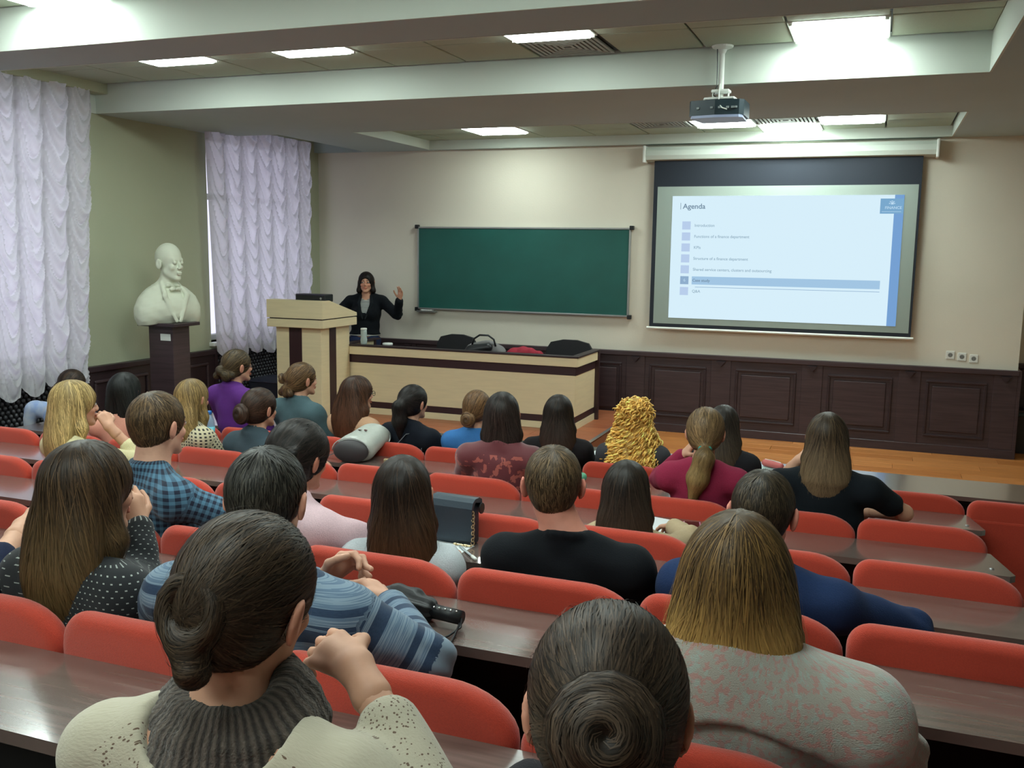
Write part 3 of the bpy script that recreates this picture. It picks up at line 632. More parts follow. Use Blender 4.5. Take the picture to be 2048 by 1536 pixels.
# ---------------------------------------------------------------- people
m_skin = mat('skin', (.5, .3, .22), .55, attr=True, noise=.06, nscale=(40, 40, 40), spec=.35)
m_skin.node_tree.nodes['Principled BSDF'].inputs['Subsurface Weight'].default_value = 0.0
m_hair = mat('hair', (.05, .03, .02), .48, attr=True, spec=.26)
m_cloth = mat('plain_fabric', (.1, .1, .1), .9, attr=True, noise=.10, nscale=(260, 260, 260), bump=.3, bscale=(300, 300, 300), sheen=.02, spec=.2)
def pat(name, build, rough=.9, sheen=.1, bump=None):
    m = bpy.data.materials.new(name); m.use_nodes = True; nt = m.node_tree; b = nt.nodes['Principled BSDF']; b.inputs['Roughness'].default_value = rough; b.inputs['Sheen Weight'].default_value = sheen
    a = nt.nodes.new('ShaderNodeAttribute'); a.attribute_name = 'pc'; sp = nt.nodes.new('ShaderNodeSeparateXYZ'); nt.links.new(a.outputs['Vector'], sp.inputs[0])
    def mth(op, x, y=None):
        n = nt.nodes.new('ShaderNodeMath'); n.operation = op
        for i, v in enumerate((x, y)):
            if v is None: continue
            if isinstance(v, (int, float)): n.inputs[i].default_value = v
            else: nt.links.new(v, n.inputs[i])
        return n.outputs[0]
    def mix(f_, c1, c2):
        n = nt.nodes.new('ShaderNodeMix'); n.data_type = 'RGBA'
        if isinstance(f_, (int, float)): n.inputs[0].default_value = f_
        else: nt.links.new(f_, n.inputs[0])
        for i, c in ((6, c1), (7, c2)):
            if isinstance(c, tuple): n.inputs[i].default_value = (*c, 1)
            else: nt.links.new(c, n.inputs[i])
        return n.outputs[2]
    def noise(sc, det=3, vec=None):
        mp = nt.nodes.new('ShaderNodeMapping'); mp.inputs['Scale'].default_value = sc; nt.links.new(vec or a.outputs['Vector'], mp.inputs[0])
        n = nt.nodes.new('ShaderNodeTexNoise'); n.inputs['Scale'].default_value = 1; n.inputs['Detail'].default_value = det; nt.links.new(mp.outputs[0], n.inputs[0]); return n.outputs[0]
    def vor(sc):
        mp = nt.nodes.new('ShaderNodeMapping'); mp.inputs['Scale'].default_value = sc; nt.links.new(a.outputs['Vector'], mp.inputs[0])
        n = nt.nodes.new('ShaderNodeTexVoronoi'); n.inputs['Scale'].default_value = 1; nt.links.new(mp.outputs[0], n.inputs[0]); return n.outputs['Distance']
    c = build(sp.outputs[0], sp.outputs[1], mth, mix, noise, vor, a.outputs['Vector']); nt.links.new(c, b.inputs['Base Color'])
    if bump:
        bp = nt.nodes.new('ShaderNodeBump'); bp.inputs['Strength'].default_value = bump[1]; bp.inputs['Distance'].default_value = .004; nt.links.new(noise(bump[0], 2), bp.inputs['Height']); nt.links.new(bp.outputs[0], b.inputs['Normal'])
    return m
def _plaid(u, v, mth, mix, noise, vor, vec):
    fu = mth('LESS_THAN', mth('FRACT', mth('DIVIDE', u, .021)), .5); fv = mth('LESS_THAN', mth('FRACT', mth('DIVIDE', v, .021)), .5)
    return mix(mth('MULTIPLY', mth('ADD', fu, fv), .5), lin((74, 114, 138)), lin((13, 24, 46)))
def _dots(u, v, mth, mix, noise, vor, vec):
    row = mth('FLOOR', mth('DIVIDE', v, .0125)); uu = mth('FRACT', mth('ADD', mth('DIVIDE', u, .018), mth('MULTIPLY', row, .5))); vv = mth('FRACT', mth('DIVIDE', v, .0125))
    k = mth('MULTIPLY', mth('LESS_THAN', uu, .26), mth('LESS_THAN', vv, .20)); return mix(k, lin((14, 17, 22)), lin((150, 155, 150)))
def _stripes(u, v, mth, mix, noise, vor, vec):
    band = mth('GREATER_THAN', noise((.4, 26, 1), 1), .52); fine = mth('GREATER_THAN', noise((14, 420, 1), 1), .50); mel = noise((200, 900, 1), 1)
    light = mix(mth('MULTIPLY', fine, .75), lin((116, 134, 150)), lin((70, 94, 120))); dark = mix(mth('MULTIPLY', mel, .35), lin((16, 38, 66)), lin((70, 96, 124)))
    far = mth('GREATER_THAN', v, .50)
    return mix(mth('MULTIPLY', band, mth('SUBTRACT', 1.0, far)), light, dark)
def _hound(u, v, mth, mix, noise, vor, vec):
    fu = mth('LESS_THAN', mth('FRACT', mth('DIVIDE', u, .018)), .5); fv = mth('LESS_THAN', mth('FRACT', mth('DIVIDE', v, .018)), .5)
    return mix(mth('MULTIPLY', fu, fv), lin((186, 176, 146)), lin((40, 36, 36)))
def _floral(u, v, mth, mix, noise, vor, vec):
    k = mth('MULTIPLY', mth('GREATER_THAN', noise((24, 20, 1), 5), .545), mth('LESS_THAN', v, .47)); return mix(mth('MULTIPLY', k, .65), lin((92, 26, 34)), lin((178, 92, 78)))
def _boucle(u, v, mth, mix, noise, vor, vec):
    c = mix(mth('GREATER_THAN', noise((90, 90, 90), 4), .54), lin((158, 152, 142)), lin((172, 134, 126))); return mix(mth('MULTIPLY', mth('GREATER_THAN', noise((60, 60, 60), 5), .58), .35), c, lin((150, 176, 172)))
def _rhine(u, v, mth, mix, noise, vor, vec):
    k = mth('LESS_THAN', vor((170, 170, 1)), .27); msk = mth('MULTIPLY', mth('GREATER_THAN', mth('ABSOLUTE', u), .045), mth('LESS_THAN', mth('ABSOLUTE', u), .17)); msk = mth('MULTIPLY', msk, mth('GREATER_THAN', noise((14, 14, 1), 2), .38))
    return mix(mth('MULTIPLY', k, msk), lin((172, 164, 144)), lin((96, 76, 60)))
def _knit(u, v, mth, mix, noise, vor, vec):
    fu = mth('SINE', mth('MULTIPLY', u, 420)); return mix(mth('ADD', mth('MULTIPLY', fu, .3), mth('MULTIPLY', noise((200, 200, 1), 2), .6)), lin((48, 42, 38)), lin((112, 100, 90)))
def _whstripe(u, v, mth, mix, noise, vor, vec):
    return mix(mth('LESS_THAN', mth('FRACT', mth('DIVIDE', v, .016)), .4), lin((190, 192, 184)), lin((60, 66, 76)))
PAT = dict(plaid=pat('blue_plaid', _plaid), dots=pat('dotted_blouse', _dots), stripes=pat('striped_knit', _stripes), hound=pat('houndstooth', _hound), floral=pat('burgundy_lace', _floral, .7, .3), boucle=pat('boucle_wool', _boucle, 1, .4, ((500, 500, 500), .6)),
           rhine=pat('cream_knit', _rhine, .9, .2, ((300, 300, 300), .3)), knit=pat('rib_knit', _knit, 1, .2, ((260, 260, 260), .7)), whstripe=pat('thin_stripes', _whstripe))

def rot(yaw, pitch=0, roll=0):
    return np.array(Matrix.Rotation(yaw, 3, 'Z') @ Matrix.Rotation(pitch, 3, 'X') @ Matrix.Rotation(roll, 3, 'Y'))
def head_prims(H, R, s, face=True, ear=True, mouth=True):
    T_ = lambda p: H+R@(A3(p)*s); E = lambda c, r, k=None, RR=None: (('e', T_(c), A3(r)*s, R if RR is None else RR) if k is None else ('k', ('e', T_(c), A3(r)*s, R if RR is None else RR), k))
    C = lambda a, b, ra, rb, k=None: (('c', T_(a), T_(b), ra*s, rb*s) if k is None else ('k', ('c', T_(a), T_(b), ra*s, rb*s), k))
    P = [E((0, -.012, .030), (.072, .092, .083)), E((0, .026, -.034), (.055, .060, .070)), C((-.042, .012, -.052), (-.016, .066, -.086), .017, .015), C((.042, .012, -.052), (.016, .066, -.086), .017, .015),
         E((0, .070, -.090), (.020, .018, .015), .015), C((0, .084, .016), (0, .098, -.020), .006, .0105, .010), E((-.012, .094, -.026), (.009, .009, .007), .006), E((.012, .094, -.026), (.009, .009, .007), .006),
         C((-.034, .073, .026), (.034, .073, .026), .011, .011, .015), E((-.036, .060, -.022), (.020, .020, .018), .015), E((.036, .060, -.022), (.020, .020, .018), .015)]
    if face:
        P += [('-', E((-.031, .097, .008), (.016, .012, .0095)), .006), ('-', E((.031, .097, .008), (.016, .012, .0095)), .006), E((-.031, .0785, .007), (.0125, .0115, .0115), .002), E((.031, .0785, .007), (.0125, .0115, .0115), .002),
              E((0, .0905, -.0515), (.022, .009, .0048), .004), E((0, .0895, -.0615), (.018, .009, .0055), .004), ('-', E((0, .103, -.0565), (.020, .010, .0012)), .003)]
    if ear:
        for sx in (-1, 1):
            RR = R@rot(sx*.45, 0, sx*.15)
            P += [E((sx*.0845, -.010, -.004), (.0085, .021, .033), .006, RR), ('-', E((sx*.096, -.004, .000), (.008, .011, .019), None, RR), .004)]
    return P
def skin_color(V, H, R, s, base, lips=(.45, .16, .14), brow=(.05, .03, .02)):
    L_ = ((V-H)@R)/s; c = np.tile(A3(base), (len(V), 1)); x, y, z = L_[:, 0], L_[:, 1], L_[:, 2]; ax = abs(x)
    red = np.exp(-((ax-.04)/.02)**2-((z+.03)/.02)**2)*(y > .03)+((ax > .073) & (abs(z) < .04) & (abs(y) < .03))*.8
    c = c*(1-.22*red[:, None]*A3((0, 1, 1)))
    m = (y > .082) & (ax < .021) & (z > -.068) & (z < -.046); c[m] = lips
    m = (y > .062) & (ax > .014) & (ax < .046) & (abs(z-(.030-(ax-.03)**2*9)) < .0045); c[m] = brow
    m = (y > .080) & (abs(ax-.031) < .0115) & (abs(z-.007) < .0055); c[m] = (.55, .53, .5)
    m = (y > .082) & (abs(ax-.031) < .0055) & (abs(z-.007) < .0055); c[m] = (.03, .02, .015)
    m = (y > .075) & (abs(ax-.031) < .0135) & (abs(z-.0135) < .0018); c[m] = (.03, .02, .02)
    return c
def hand_prims(Wp, d, n, side, curl=.5, s=.95, spread=.25, thumb=.6):
    """Wp wrist, d direction of fingers, n palm normal (curl goes towards n), side +1 if thumb on d x n side"""
    d = A3(d)/np.linalg.norm(d); n = A3(n); n = n-d*(n@d); n /= np.linalg.norm(n); t = np.cross(d, n)*side; P = []
    W0 = A3(Wp)
    base = [(.030, .080), (.010, .086), (-.011, .083), (-.030, .075)]; ln = [(.040, .024, .018), (.045, .027, .019), (.041, .026, .018), (.032, .020, .016)]
    for i, ((o, bl), le) in enumerate(zip(base, ln)):
        a = W0+t*o*.55*s; b = W0+d*bl*s+t*o*s; P.append(('k', ('c', a, b, .0125*s, .0105*s), .012))
        ang = curl*(.8+.12*i); p = b; dd = d+t*spread*o*6; dd /= np.linalg.norm(dd)
        for j, l in enumerate(le):
            ang_j = ang*(1.0, 1.15, .8)[j]; nn = n-dd*(n@dd); nn /= np.linalg.norm(nn); dn = dd*math.cos(ang_j)+nn*math.sin(ang_j)
            n = n; q = p+dn*l*s; P.append(('k', ('c', p, q, (.0092-.0006*j)*s, (.0086-.0008*j)*s), .0025)); p = q; dd = dn
            if j < 2: pass
    a = W0+d*.022*s+t*.018*s; b = W0+d*.050*s+t*(.046+.01*thumb)*s+n*.012*s; c = b+(d*.6+t*.35*thumb+n*.35)/np.linalg.norm(d*.6+t*.35*thumb+n*.35)*.034*s; e = c+(d*.75+t*.05+n*.45)/np.linalg.norm(d*.75+t*.05+n*.45)*.026*s
    P += [('k', ('c', a, b, .014*s, .0115*s), .01), ('k', ('c', b, c, .0110*s, .0095*s), .003), ('k', ('c', c, e, .0095*s, .0080*s), .003), ('k', ('e', W0+d*.045*s, (.030*s,)*3), .012) if False else ('k', ('c', W0, W0+d*.07*s, .017*s, .016*s), .014)]
    return P

def strands(prims, k, V, flow, n, steps, step, w, colf, seed, lift=.0015, fly=0, rnd=.12, N0=None):
    r = np.random.RandomState(seed); i = r.choice(len(V), n); P = V[i]+r.randn(n, 3)*.002
    off = r.rand(n)*lift; base = r.rand(n); dev = r.randn(n, 3)*rnd; flyk = (r.rand(n) < fly)
    pts = []; nr = []
    for s_ in range(steps):
        g = sdf_grad(prims, P, k); d = sdf_pts(prims, P, k)
        tgt = off+(lift*.8)*np.sin(np.linspace(0, 3.14, steps)[s_])+flyk*(.001+.006*s_/steps)
        P = P-g*np.clip(d-tgt, -.02, .02)[:, None]
        pts.append(P.copy()); nr.append(g)
        f_ = flow(P); f_ = f_/(np.linalg.norm(f_, axis=1, keepdims=True)+1e-9)+dev; f_ = f_-g*(f_*g).sum(1, keepdims=True)
        P = P+f_/(np.linalg.norm(f_, axis=1, keepdims=True)+1e-9)*step
    pts = np.array(pts); nr = np.array(nr)          # steps,n,3
    tg = np.gradient(pts, axis=0); sd = np.cross(tg, nr); sd /= np.linalg.norm(sd, axis=2, keepdims=True)+1e-9
    prof = np.sin(np.linspace(.25, 3.0, steps))[:, None, None]**.5*w*(.6+.8*r.rand(n))[None, :, None]/2
    prof = prof*np.where(flyk, .45, 1)[None, :, None]; A_ = pts-sd*prof; B_ = pts+sd*prof
    VV = np.stack([A_, B_], 2).reshape(-1, 3)     # steps,n,2
    ids = np.arange(steps*n*2).reshape(steps, n, 2)
    Q = np.stack([ids[:-1, :, 0], ids[:-1, :, 1], ids[1:, :, 1], ids[1:, :, 0]], -1).reshape(-1, 4)
    br = np.tile(base[None, :, None], (steps, 1, 2)).reshape(-1)
    return VV, Q, colf(VV, br)

def person(label, row, head, yaw=0, pitch=0, roll=0, male=False, s=.95, hair='long', hcol=((40, 28, 22), (60, 44, 34)), tipcol=None, L=.30, skin=(196, 148, 122), top='sweater', tcol=(40, 40, 45), pattern=None,
           armR=None, armL=None, sleeve='long', res=.010, hres=.006, nst=900, stw=.0030, byaw=None, lean=0, wide=1.0, hair_w=1.0, collar=None, seed=1, standing=None, hips=None, trousers=(38, 40, 50), fingers=False, faceres=.006, extra=None, handR=None, handL=None, yback=None, shz=0, nsh=0):
    Hw = A3(head); yb = YR[row] if row >= 0 else .50
    if yback is not None: yb = yback
    zt_ = TR[row] if row >= 0 else 1.27; zf = FR[row] if row >= 0 else .395
    if standing is not None: zf = standing; o = A3((Hw[0], Hw[1]-.03, zf))
    else: o = A3((Hw[0] if hips is None else hips, yb+.06+.13, zf))
    by = math.radians(yaw*.35 if byaw is None else byaw)
    e = empty('person', o, by, label, 'person')
    Rb = rot(by); loc = lambda p: Rb.T@(A3(p)-o)
    H = loc(Hw); Rh = rot(math.radians(yaw)-by, math.radians(pitch), math.radians(roll)); Ry = rot(math.radians(yaw)-by)
    base = A3(lin(skin)); sw = (.183 if male else .158)*s*wide
    N = H+Ry@A3((0, -.040, -.146))*s+Rh@A3((0, 0, -.012)); N[2] += shz; N[0] += nsh
    if standing is not None: hip = A3((0, 0, .90*s)); 
    else: hip = A3((0, 0, (zt_-zf)-.46+.085))
    if standing is not None: hip = A3((0, 0, H[2]-.64*s))
    up = N-hip; up /= np.linalg.norm(up)
    ct = lambda t: hip+(N-hip)*t+A3((0, .03*math.sin(math.pi*t), 0))*(standing is None)
    Sc = N+A3((0, -.012, -.046))*s; SR = Sc+A3((sw, 0, -.01)); SL = Sc+A3((-sw, 0, -.01))
    dz = (zt_-.085-.113-zf) if row >= 0 else 1.07-zf            # desk in front
    if standing is not None: dz = .75
    yd = (YR[row+1]-.20-o[1]) if 0 <= row < 4 else (1.20-o[1] if row < 0 else .62)
    def arm(a, sg, Sh):
        if a is None:
            el = A3((sg*(sw+.075), max(Sh[1]+.10, .12), max(dz+.03, Sh[2]-.29))); wr = A3((sg*.13, min(el[1]+.22, yd+.05), dz+.055))
            if standing is not None: el = A3((sg*(sw+.05), -.02, Sh[2]-.27)); wr = el+A3((-sg*.02, .05, -.22))
            return el, wr
        return loc(a[0]), loc(a[1])
    ER, WR = arm(armR, 1, SR); EL, WL = arm(armL, -1, SL)
    tw = 1.06*wide if male else .94*wide
    g = 0
    def torso(g, dr=0):
        P = [('e', hip+A3((0, 0, .02)), A3((.165*tw, .118, .115))*s+g), ('e', ct(.33), A3((.138*tw, .103, .15))*s+g), ('e', ct(.62)+A3((0, .0, 0)), A3((.150*tw, .108, .15))*s+g), ('e', ct(.80)+A3((0, -.012, 0)), A3((.150*tw, .085, .10))*s+g),
             ('c', SL, SR, .050*s+g, .050*s+g)]
        for Sx in (SL, SR): P.append(('c', N+A3((0, -.005, .012))*s, Sx, .046*s+g, .046*s+g))
        if not male: P += [('e', ct(.60)+A3((sx*.065, .085, 0))*s, A3((.058, .05, .06))*s+g) for sx in (-1, 1)]
        return P
    def arms(g, frac=1.0, w=1.0):
        P = []
        for Sx, Ex, Wx in ((SL, EL, WL), (SR, ER, WR)):
            P.append(('k', ('c', Sx, Ex, .049*s*w+g, .039*s*w+g), .03))
            if frac > .55:
                t = (frac-.5)*2; P.append(('k', ('c', Ex, Ex+(Wx-Ex)*t, .039*s*w+g, (.039+(.026-.039)*t)*s*w+g), .02))
        return P
    def half_arms(g, frac=.6):
        return [('k', ('c', Sx, Sx+(Ex-Sx)*frac, .052*s+g, .046*s+g), .03) for Sx, Ex in ((SL, EL), (SR, ER))]
    if standing is None:
        kn = [A3((sx*.10, .40*s, hip[2]-.005)) for sx in (-1, 1)]; an = [A3((sx*.11, .36*s, .07)) for sx in (-1, 1)]
    else: kn = [A3((sx*.085, .02, .48*s)) for sx in (-1, 1)]; an = [A3((sx*.09, -.01, .07)) for sx in (-1, 1)]
    def legs(g):
        P = []
        for sx, K_, A_ in zip((-1, 1), kn, an): P += [('c', hip+A3((sx*.085, .02, -.01)), K_, .078*s+g, .056*s+g), ('c', K_, A_, .052*s+g, .036*s+g)]
        return P
    # --- body: one continuous figure
    VV, QQ, CC = [], [], []
    def add(V, Q, c):
        QQ.append(Q+sum(len(v) for v in VV)); VV.append(V); CC.append(c)
    neck = [('c', H+Rh@A3((0, -.018, -.05))*s, N+A3((0, .0, .0)), .052*s*(1.12 if male else .92), .058*s*(1.08 if male else .92))]
    body = torso(-.004)+arms(-.002)+legs(-.004)+neck+[('e', A_+A3((0, .05, -.035)), (.04, .11, .034)) for A_ in an]
    V, Q = nets(body, max(res, .012), .03); add(V, Q, np.tile(base, (len(V), 1)))
    hp = head_prims(H, Rh, s)+[('k', neck[0], .02)]
    V, Q = nets(hp, faceres, .012); add(V, Q, skin_color(V, H, Rh, s, base, lips=tuple(base*A3((.85, .55, .55))), brow=tuple(lin(hcol[0]))))
    for (Wx, Ex, sd, hd) in ((WR, ER, 1, handR), (WL, EL, -1, handL)):
        fd = Wx-Ex; fd /= np.linalg.norm(fd); hd = hd or {}
        dd = Rb.T@A3(hd['d']) if 'd' in hd else fd*.8+A3((0, .3, -.25)); nn = Rb.T@A3(hd['n']) if 'n' in hd else A3((-sd*.3, .1, -1))
        P = hand_prims(Wx, dd, nn, hd.get('side', sd*1), hd.get('curl', .55), s*(1.05 if male else .92), hd.get('spread', .25), hd.get('thumb', .6))+[('k', ('c', Wx-fd*.05, Wx, .029*s, .023*s), .015)]
        V, Q = nets(P, hd.get('res', .0045 if fingers else .007), .012); add(V, Q, np.tile(base*(1.0), (len(V), 1)))
    V = np.concatenate(VV); b_ = np_mesh('body', V, np.concatenate(QQ), m_skin, e, np.concatenate(CC))
    # --- clothes
    def pcf(V):
        x, y = V[:, 0], V[:, 1]-ct(.6)[1]; out = np.stack([np.arctan2(x, -y)*.15, V[:, 2]-hip[2], 0*x], 1)
        for Sx, Ex, Wx in ((SL, EL, WL), (SR, ER, WR)):
            def seg(a, b):
                ab = b-a; t = np.clip((V-a)@ab/(ab@ab), 0, 1); return np.linalg.norm(V-a-t[:, None]*ab, axis=1), t*np.linalg.norm(ab), V-a-t[:, None]*ab, ab/np.linalg.norm(ab)
            d1, s1, r1, u1 = seg(Sx, Ex); d2, s2, r2, u2 = seg(Ex, Wx); m_ = d2 < d1; dd = np.where(m_, d2, d1); ss = np.where(m_, s2+np.linalg.norm(Ex-Sx), s1)
            rr_ = np.where(m_[:, None], r2, r1); uu_ = np.where(m_[:, None], u2, u1); ref = np.cross(uu_, A3((0, 0, 1.0))); ref /= np.linalg.norm(ref, axis=1, keepdims=True)+1e-6; re2 = np.cross(uu_, ref)
            ang = np.arctan2((rr_*re2).sum(1), (rr_*ref).sum(1)); inn = (dd < .065) & ((abs(V[:, 0]) > sw*.98) | m_)
            out[inn] = np.stack([ang*.045, ss, 0*ang], 1)[inn]
        return out
    def folds(V, a=1.0):
        f_ = wav(V*A3((1, 1, .6)), 34, seed)*.0035+wav(V, 75, seed+3)*.0016
        for Ex in (EL, ER):
            d = np.linalg.norm(V-Ex, axis=1); ax = (Ex-Sc); f_ = f_+np.exp(-(d/.09)**2)*.004*np.sin((V@(A3((.3, .5, .8))))*120)
        return f_*a
    g = {'tshirt': .010, 'coat': .026, 'jacket': .017, 'sweater': .013, 'shirt': .011, 'blouse': .012}.get(top, .012)
    P = torso(g)
    if sleeve == 'long': P += arms(g, .97)
    elif sleeve == '34': P += arms(g, .72)
    elif sleeve == '78': P += arms(g, .83)
    else: P += half_arms(g, .62)
    cut = [('-', ('e', N+A3((0, .035, .055))*s, A3((.064, .085, .060))*s), .012)] if top in ('tshirt', 'sweater', 'blouse') else [('-', ('e', N+A3((0, .06, .045))*s, A3((.055, .10, .07))*s), .006)]
    if collar == 'deep': cut = [('-', ('e', N+A3((0, -.02, .03))*s, A3((.105, .11, .085))*s), .008)]
    if extra and 'vcut' in extra:
        cut = cut+[('-', ('c', N+A3((0, .10, .0)), ct(.50)+A3((0, .185, 0)), .080, .020, (1, 1, 1)), .004)]
        V, Q = nets(torso(.003)+[('-', ('e', N+A3((0, .05, .045))*s, A3((.06, .09, .08))*s), .006)], .007, .028); V[:, 2] = np.maximum(V[:, 2], .725); np_mesh('striped_top', V, Q, PAT['whstripe'], e, None, pcf(V))
    P = P+cut+([('-', ('e', A3((0, 0, -.25)), A3((1.2, 1.2, 1.0))), .004)] if extra and 'vcut' in extra else [])
    if top in ('tshirt', 'sweater', 'blouse') and collar is None:
        r_ = .060*s*(1.14 if male else .98); cc = N+A3((0, .002, .026 if male else .020)); pp = [cc+A3((r_*math.cos(a), r_*1.02*math.sin(a), -.016*math.sin(a))) for a in [i*math.pi/8 for i in range(17)]]
        P += [('k', ('c', a, b, .0085, .0085), .010) for a, b in zip(pp, pp[1:])]
    if top in ('shirt', 'jacket', 'coat'):
        r_ = .060*s+g*.4
        P += [('k', ('c', N+A3((math.cos(a)*r_, -math.sin(a)*r_+.005, .035 if top != 'coat' else .03)), N+A3((math.cos(a+.4)*r_, -math.sin(a+.4)*r_+.005, .035)), .011+g*.15, .011+g*.15), .012) for a in [i*.4-.2 for i in range(9)]]
    V, Q = nets(P, res, .028); nm = vnormals(V, Q); V = V+nm*folds(V, 1.5 if top in ('shirt', 'jacket', 'coat') else 1.0)[:, None]
    zc = V[:, 2]
    names = dict(tshirt='shirt')
    tc = np.tile(A3(lin(tcol)), (len(V), 1))
    np_mesh(names.get(top, top), V, Q, PAT[pattern] if pattern else m_cloth, e, tc, pcf(V))
    V, Q = nets(legs(.010)+[('e', hip+A3((0, 0, -.01)), A3((.165*tw, .12, .10))*s+.006)], .018, .03); np_mesh('trousers', V, Q, m_cloth, e, np.tile(A3(lin(trousers)), (len(V), 1)))
    V, Q = nets([('e', A_+A3((0, .05, -.03)), (.048, .125, .042)) for A_ in an]+[('-', ('e', A3((0, 0, -.3)), (1, 1, .30)), .004)], .014, .02); np_mesh('shoes', V, Q, m_cloth, e, np.tile(A3((.02, .02, .02)), (len(V), 1)))
    # --- hair
    T_ = lambda p: H+Rh@(A3(p)*s); TY = lambda p: H+Ry@(A3(p)*s)
    th = {'short': .009, 'buzz': .006}.get(hair, .013)*hair_w
    def EE(c, r, add_=0): return ('e', T_(c), A3(r)*s+add_, Rh)
    cap = [EE((0, -.014, .031), (.073, .093, .084), th), EE((0, -.040, -.015), (.060, .060, .062), th)]
    facecut = ('-', ('e', T_((0, .112, -.045)), A3((.074, .075, .108))*s, Rh), .010); K = .02
    earcut = [('-', ('e', T_((sx*.085, .014, -.030)), A3((.024, .042, .050))*s, Rh), .008) for sx in (-1, 1)]
    down = A3((0, 0, -1.0)); crown = T_((0, -.045, .115)); hairP = None; tie = None; steps, step = 12, .014
    hc0, hc1 = A3(lin(hcol[0])), A3(lin(hcol[1])); kb = 1.0 if hc1[0] < .12 else 1.15; hc0 = hc0*kb*A3((1.12, 1, .88)); hc1 = hc1*kb*A3((1.12, 1, .88)); tp_ = A3(lin(tipcol)) if tipcol else None
    def colf(V, b):
        c = hc0*(1-b[:, None])+hc1*b[:, None]; c = c*(.60+.8*((b*97) % 1))[:, None]
        if tp_ is not None:
            zt2 = H[2]-.02*s; t = np.clip((zt2-V[:, 2]+.05*((b*31) % 1))/(L*.75), 0, 1)[:, None]; c = c*(1-t)+tp_*t*(.75+.5*((b*53) % 1))[:, None]
        return c
    fl_long = lambda P: np.stack([(P-crown)[:, 0]*7, (P-crown)[:, 1]*5, -np.ones(len(P))], 1)
    if hair in ('short', 'buzz'):
        hairP = cap[:1]+[EE((0, -.042, -.012), (.056, .050, .060), th*.6), facecut]+[('-', ('e', T_((sx*.090, .006, -.022)), A3((.026, .036, .050))*s, Rh), .010) for sx in (-1, 1)]+[('-', ('e', T_((0, -.05, -.125)), A3((.10, .08, .060))*s, Rh), .012)]
        flow = lambda P: (P-crown)*A3((1, 1, .6))+A3((0, .0, -.012)); steps, step = 5, .007 if hair == 'short' else .004
    elif hair in ('long', 'bob', 'curly'):
        w = .070*hair_w
        pts = [TY((0, -.050, -.01)), TY((0, -.075, -.10)), TY((0, -.085, -.19)), TY((0, -.085, -L))]
        if L < .2: pts = [TY((0, -.045, -.01)), TY((0, -.050, -.09)), TY((0, -.048, -L))]
        hairP = cap[:]; rr_ = [.085, .088, .092, .065] if L >= .2 else ([.085, .086, .080] if L > .1 else [.082, .070, .050])
        for a, b_2, ra, rb in zip(pts, pts[1:], rr_, rr_[1:]): hairP.append(('k', ('c', a, b_2, ra*s*hair_w, rb*s*hair_w, (1, .52, 1)), .03))
        for sx in (-1, 1):
            q0 = TY((sx*.066, .0, .0)); q1 = TY((sx*.078*hair_w, .0, -min(L, .10))); q2 = TY((sx*.075*hair_w, -.02, -min(L, .20)))
            hairP += [('k', ('c', q0, q1, .024*s, .026*s), .02), ('k', ('c', q1, q2, .028*s, .018*s), .02)]
        hairP.append(facecut); flow = fl_long; steps = int(min(L+.10, .34)/.017)+3; step = .017
        if hair == 'curly':
            rc = np.random.RandomState(seed)
            hairP = [('e', T_((0, -.012, .035)), A3((.088, .106, .096))*s, Rh), ('k', ('c', TY((0, -.03, .02)), TY((0, -.04, -.22)), .092*s, .190*s, (1, .62, 1)), .03), facecut]
    elif hair in ('bun', 'pony', 'clip', 'updo'):
        hairP = cap[:1]+[EE((0, -.045, -.012), (.058, .055, .055), th)]+[facecut]+earcut+[('-', ('e', T_((0, -.045, -.115)), A3((.10, .075, .045))*s, Rh), .012)]
        tie = T_({'bun': (0, -.118, -.005), 'pony': (0, -.115, .005), 'clip': (0, -.10, .02), 'updo': (0, -.105, -.01)}[hair]) if extra is None or 'tie' not in extra else T_(extra['tie'])
        def flow(P, tie=tie): return tie-P
        steps, step = 9, .013
        if hair in ('pony', 'clip'):
            hb = [tie, tie+Ry@A3((0, -.035, -.04))*s, tie+Ry@A3((0, -.03, -.14))*s, tie+Ry@A3((0, -.02, -L))*s]
            if extra and 'swing' in extra: hb[2] = hb[2]+Ry@A3(extra['swing'])*.5; hb[3] = hb[3]+Ry@A3(extra['swing'])
            rad = [.022, .036*hair_w, .040*hair_w, .012]; tail = [('k', ('c', a, b_2, ra*s, rb*s), .02) for a, b_2, ra, rb in zip(hb, hb[1:], rad, rad[1:])]
            hairP += tail
            def flow(P, tie=tie):
                f1 = tie-P; below = ((P-tie)@(Ry@A3((0, -1, -.4)))) > .012; return np.where(below[:, None], (hb[3]-hb[1])[None, :]+0*P, f1)
        if hair == 'updo':
            rr2 = np.random.RandomState(seed)
            for i in range(12): hairP.append(('k', ('e', tie+Rh@(rr2.randn(3)*A3((.036, .018, .032)))*s, A3((.026, .024, .026))*s), .012))
    V, Q = nets(hairP, hres, K); nm = vnormals(V, Q); rs = np.random.RandomState(seed)
    Lh = (V-H)@Rh; cl = wav(np.stack([np.arctan2(Lh[:, 0], -(Lh[:, 1]))*.10, 0*Lh[:, 0], Lh[:, 2]*.12], 1), 300, seed)
    amp = {'curly': .0, 'updo': .003}.get(hair, .0016); V = V+nm*(cl*amp)[:, None]
    if hair == 'curly': V = V+nm*(wav(V, 130, seed)*.008)[:, None]
    V0 = V.copy(); Q0 = Q; c0 = colf(V, np.full(len(V), .25))*.75
    parts = [(V, Q, c0)]
    if hair == 'buzz' or hair == 'short':
        pass
    if hair != 'curly' and nst: parts.append(strands(hairP, K, V0, flow, nst, steps, step, stw, colf, seed, fly=.03 if hair not in ('short', 'buzz') else 0))
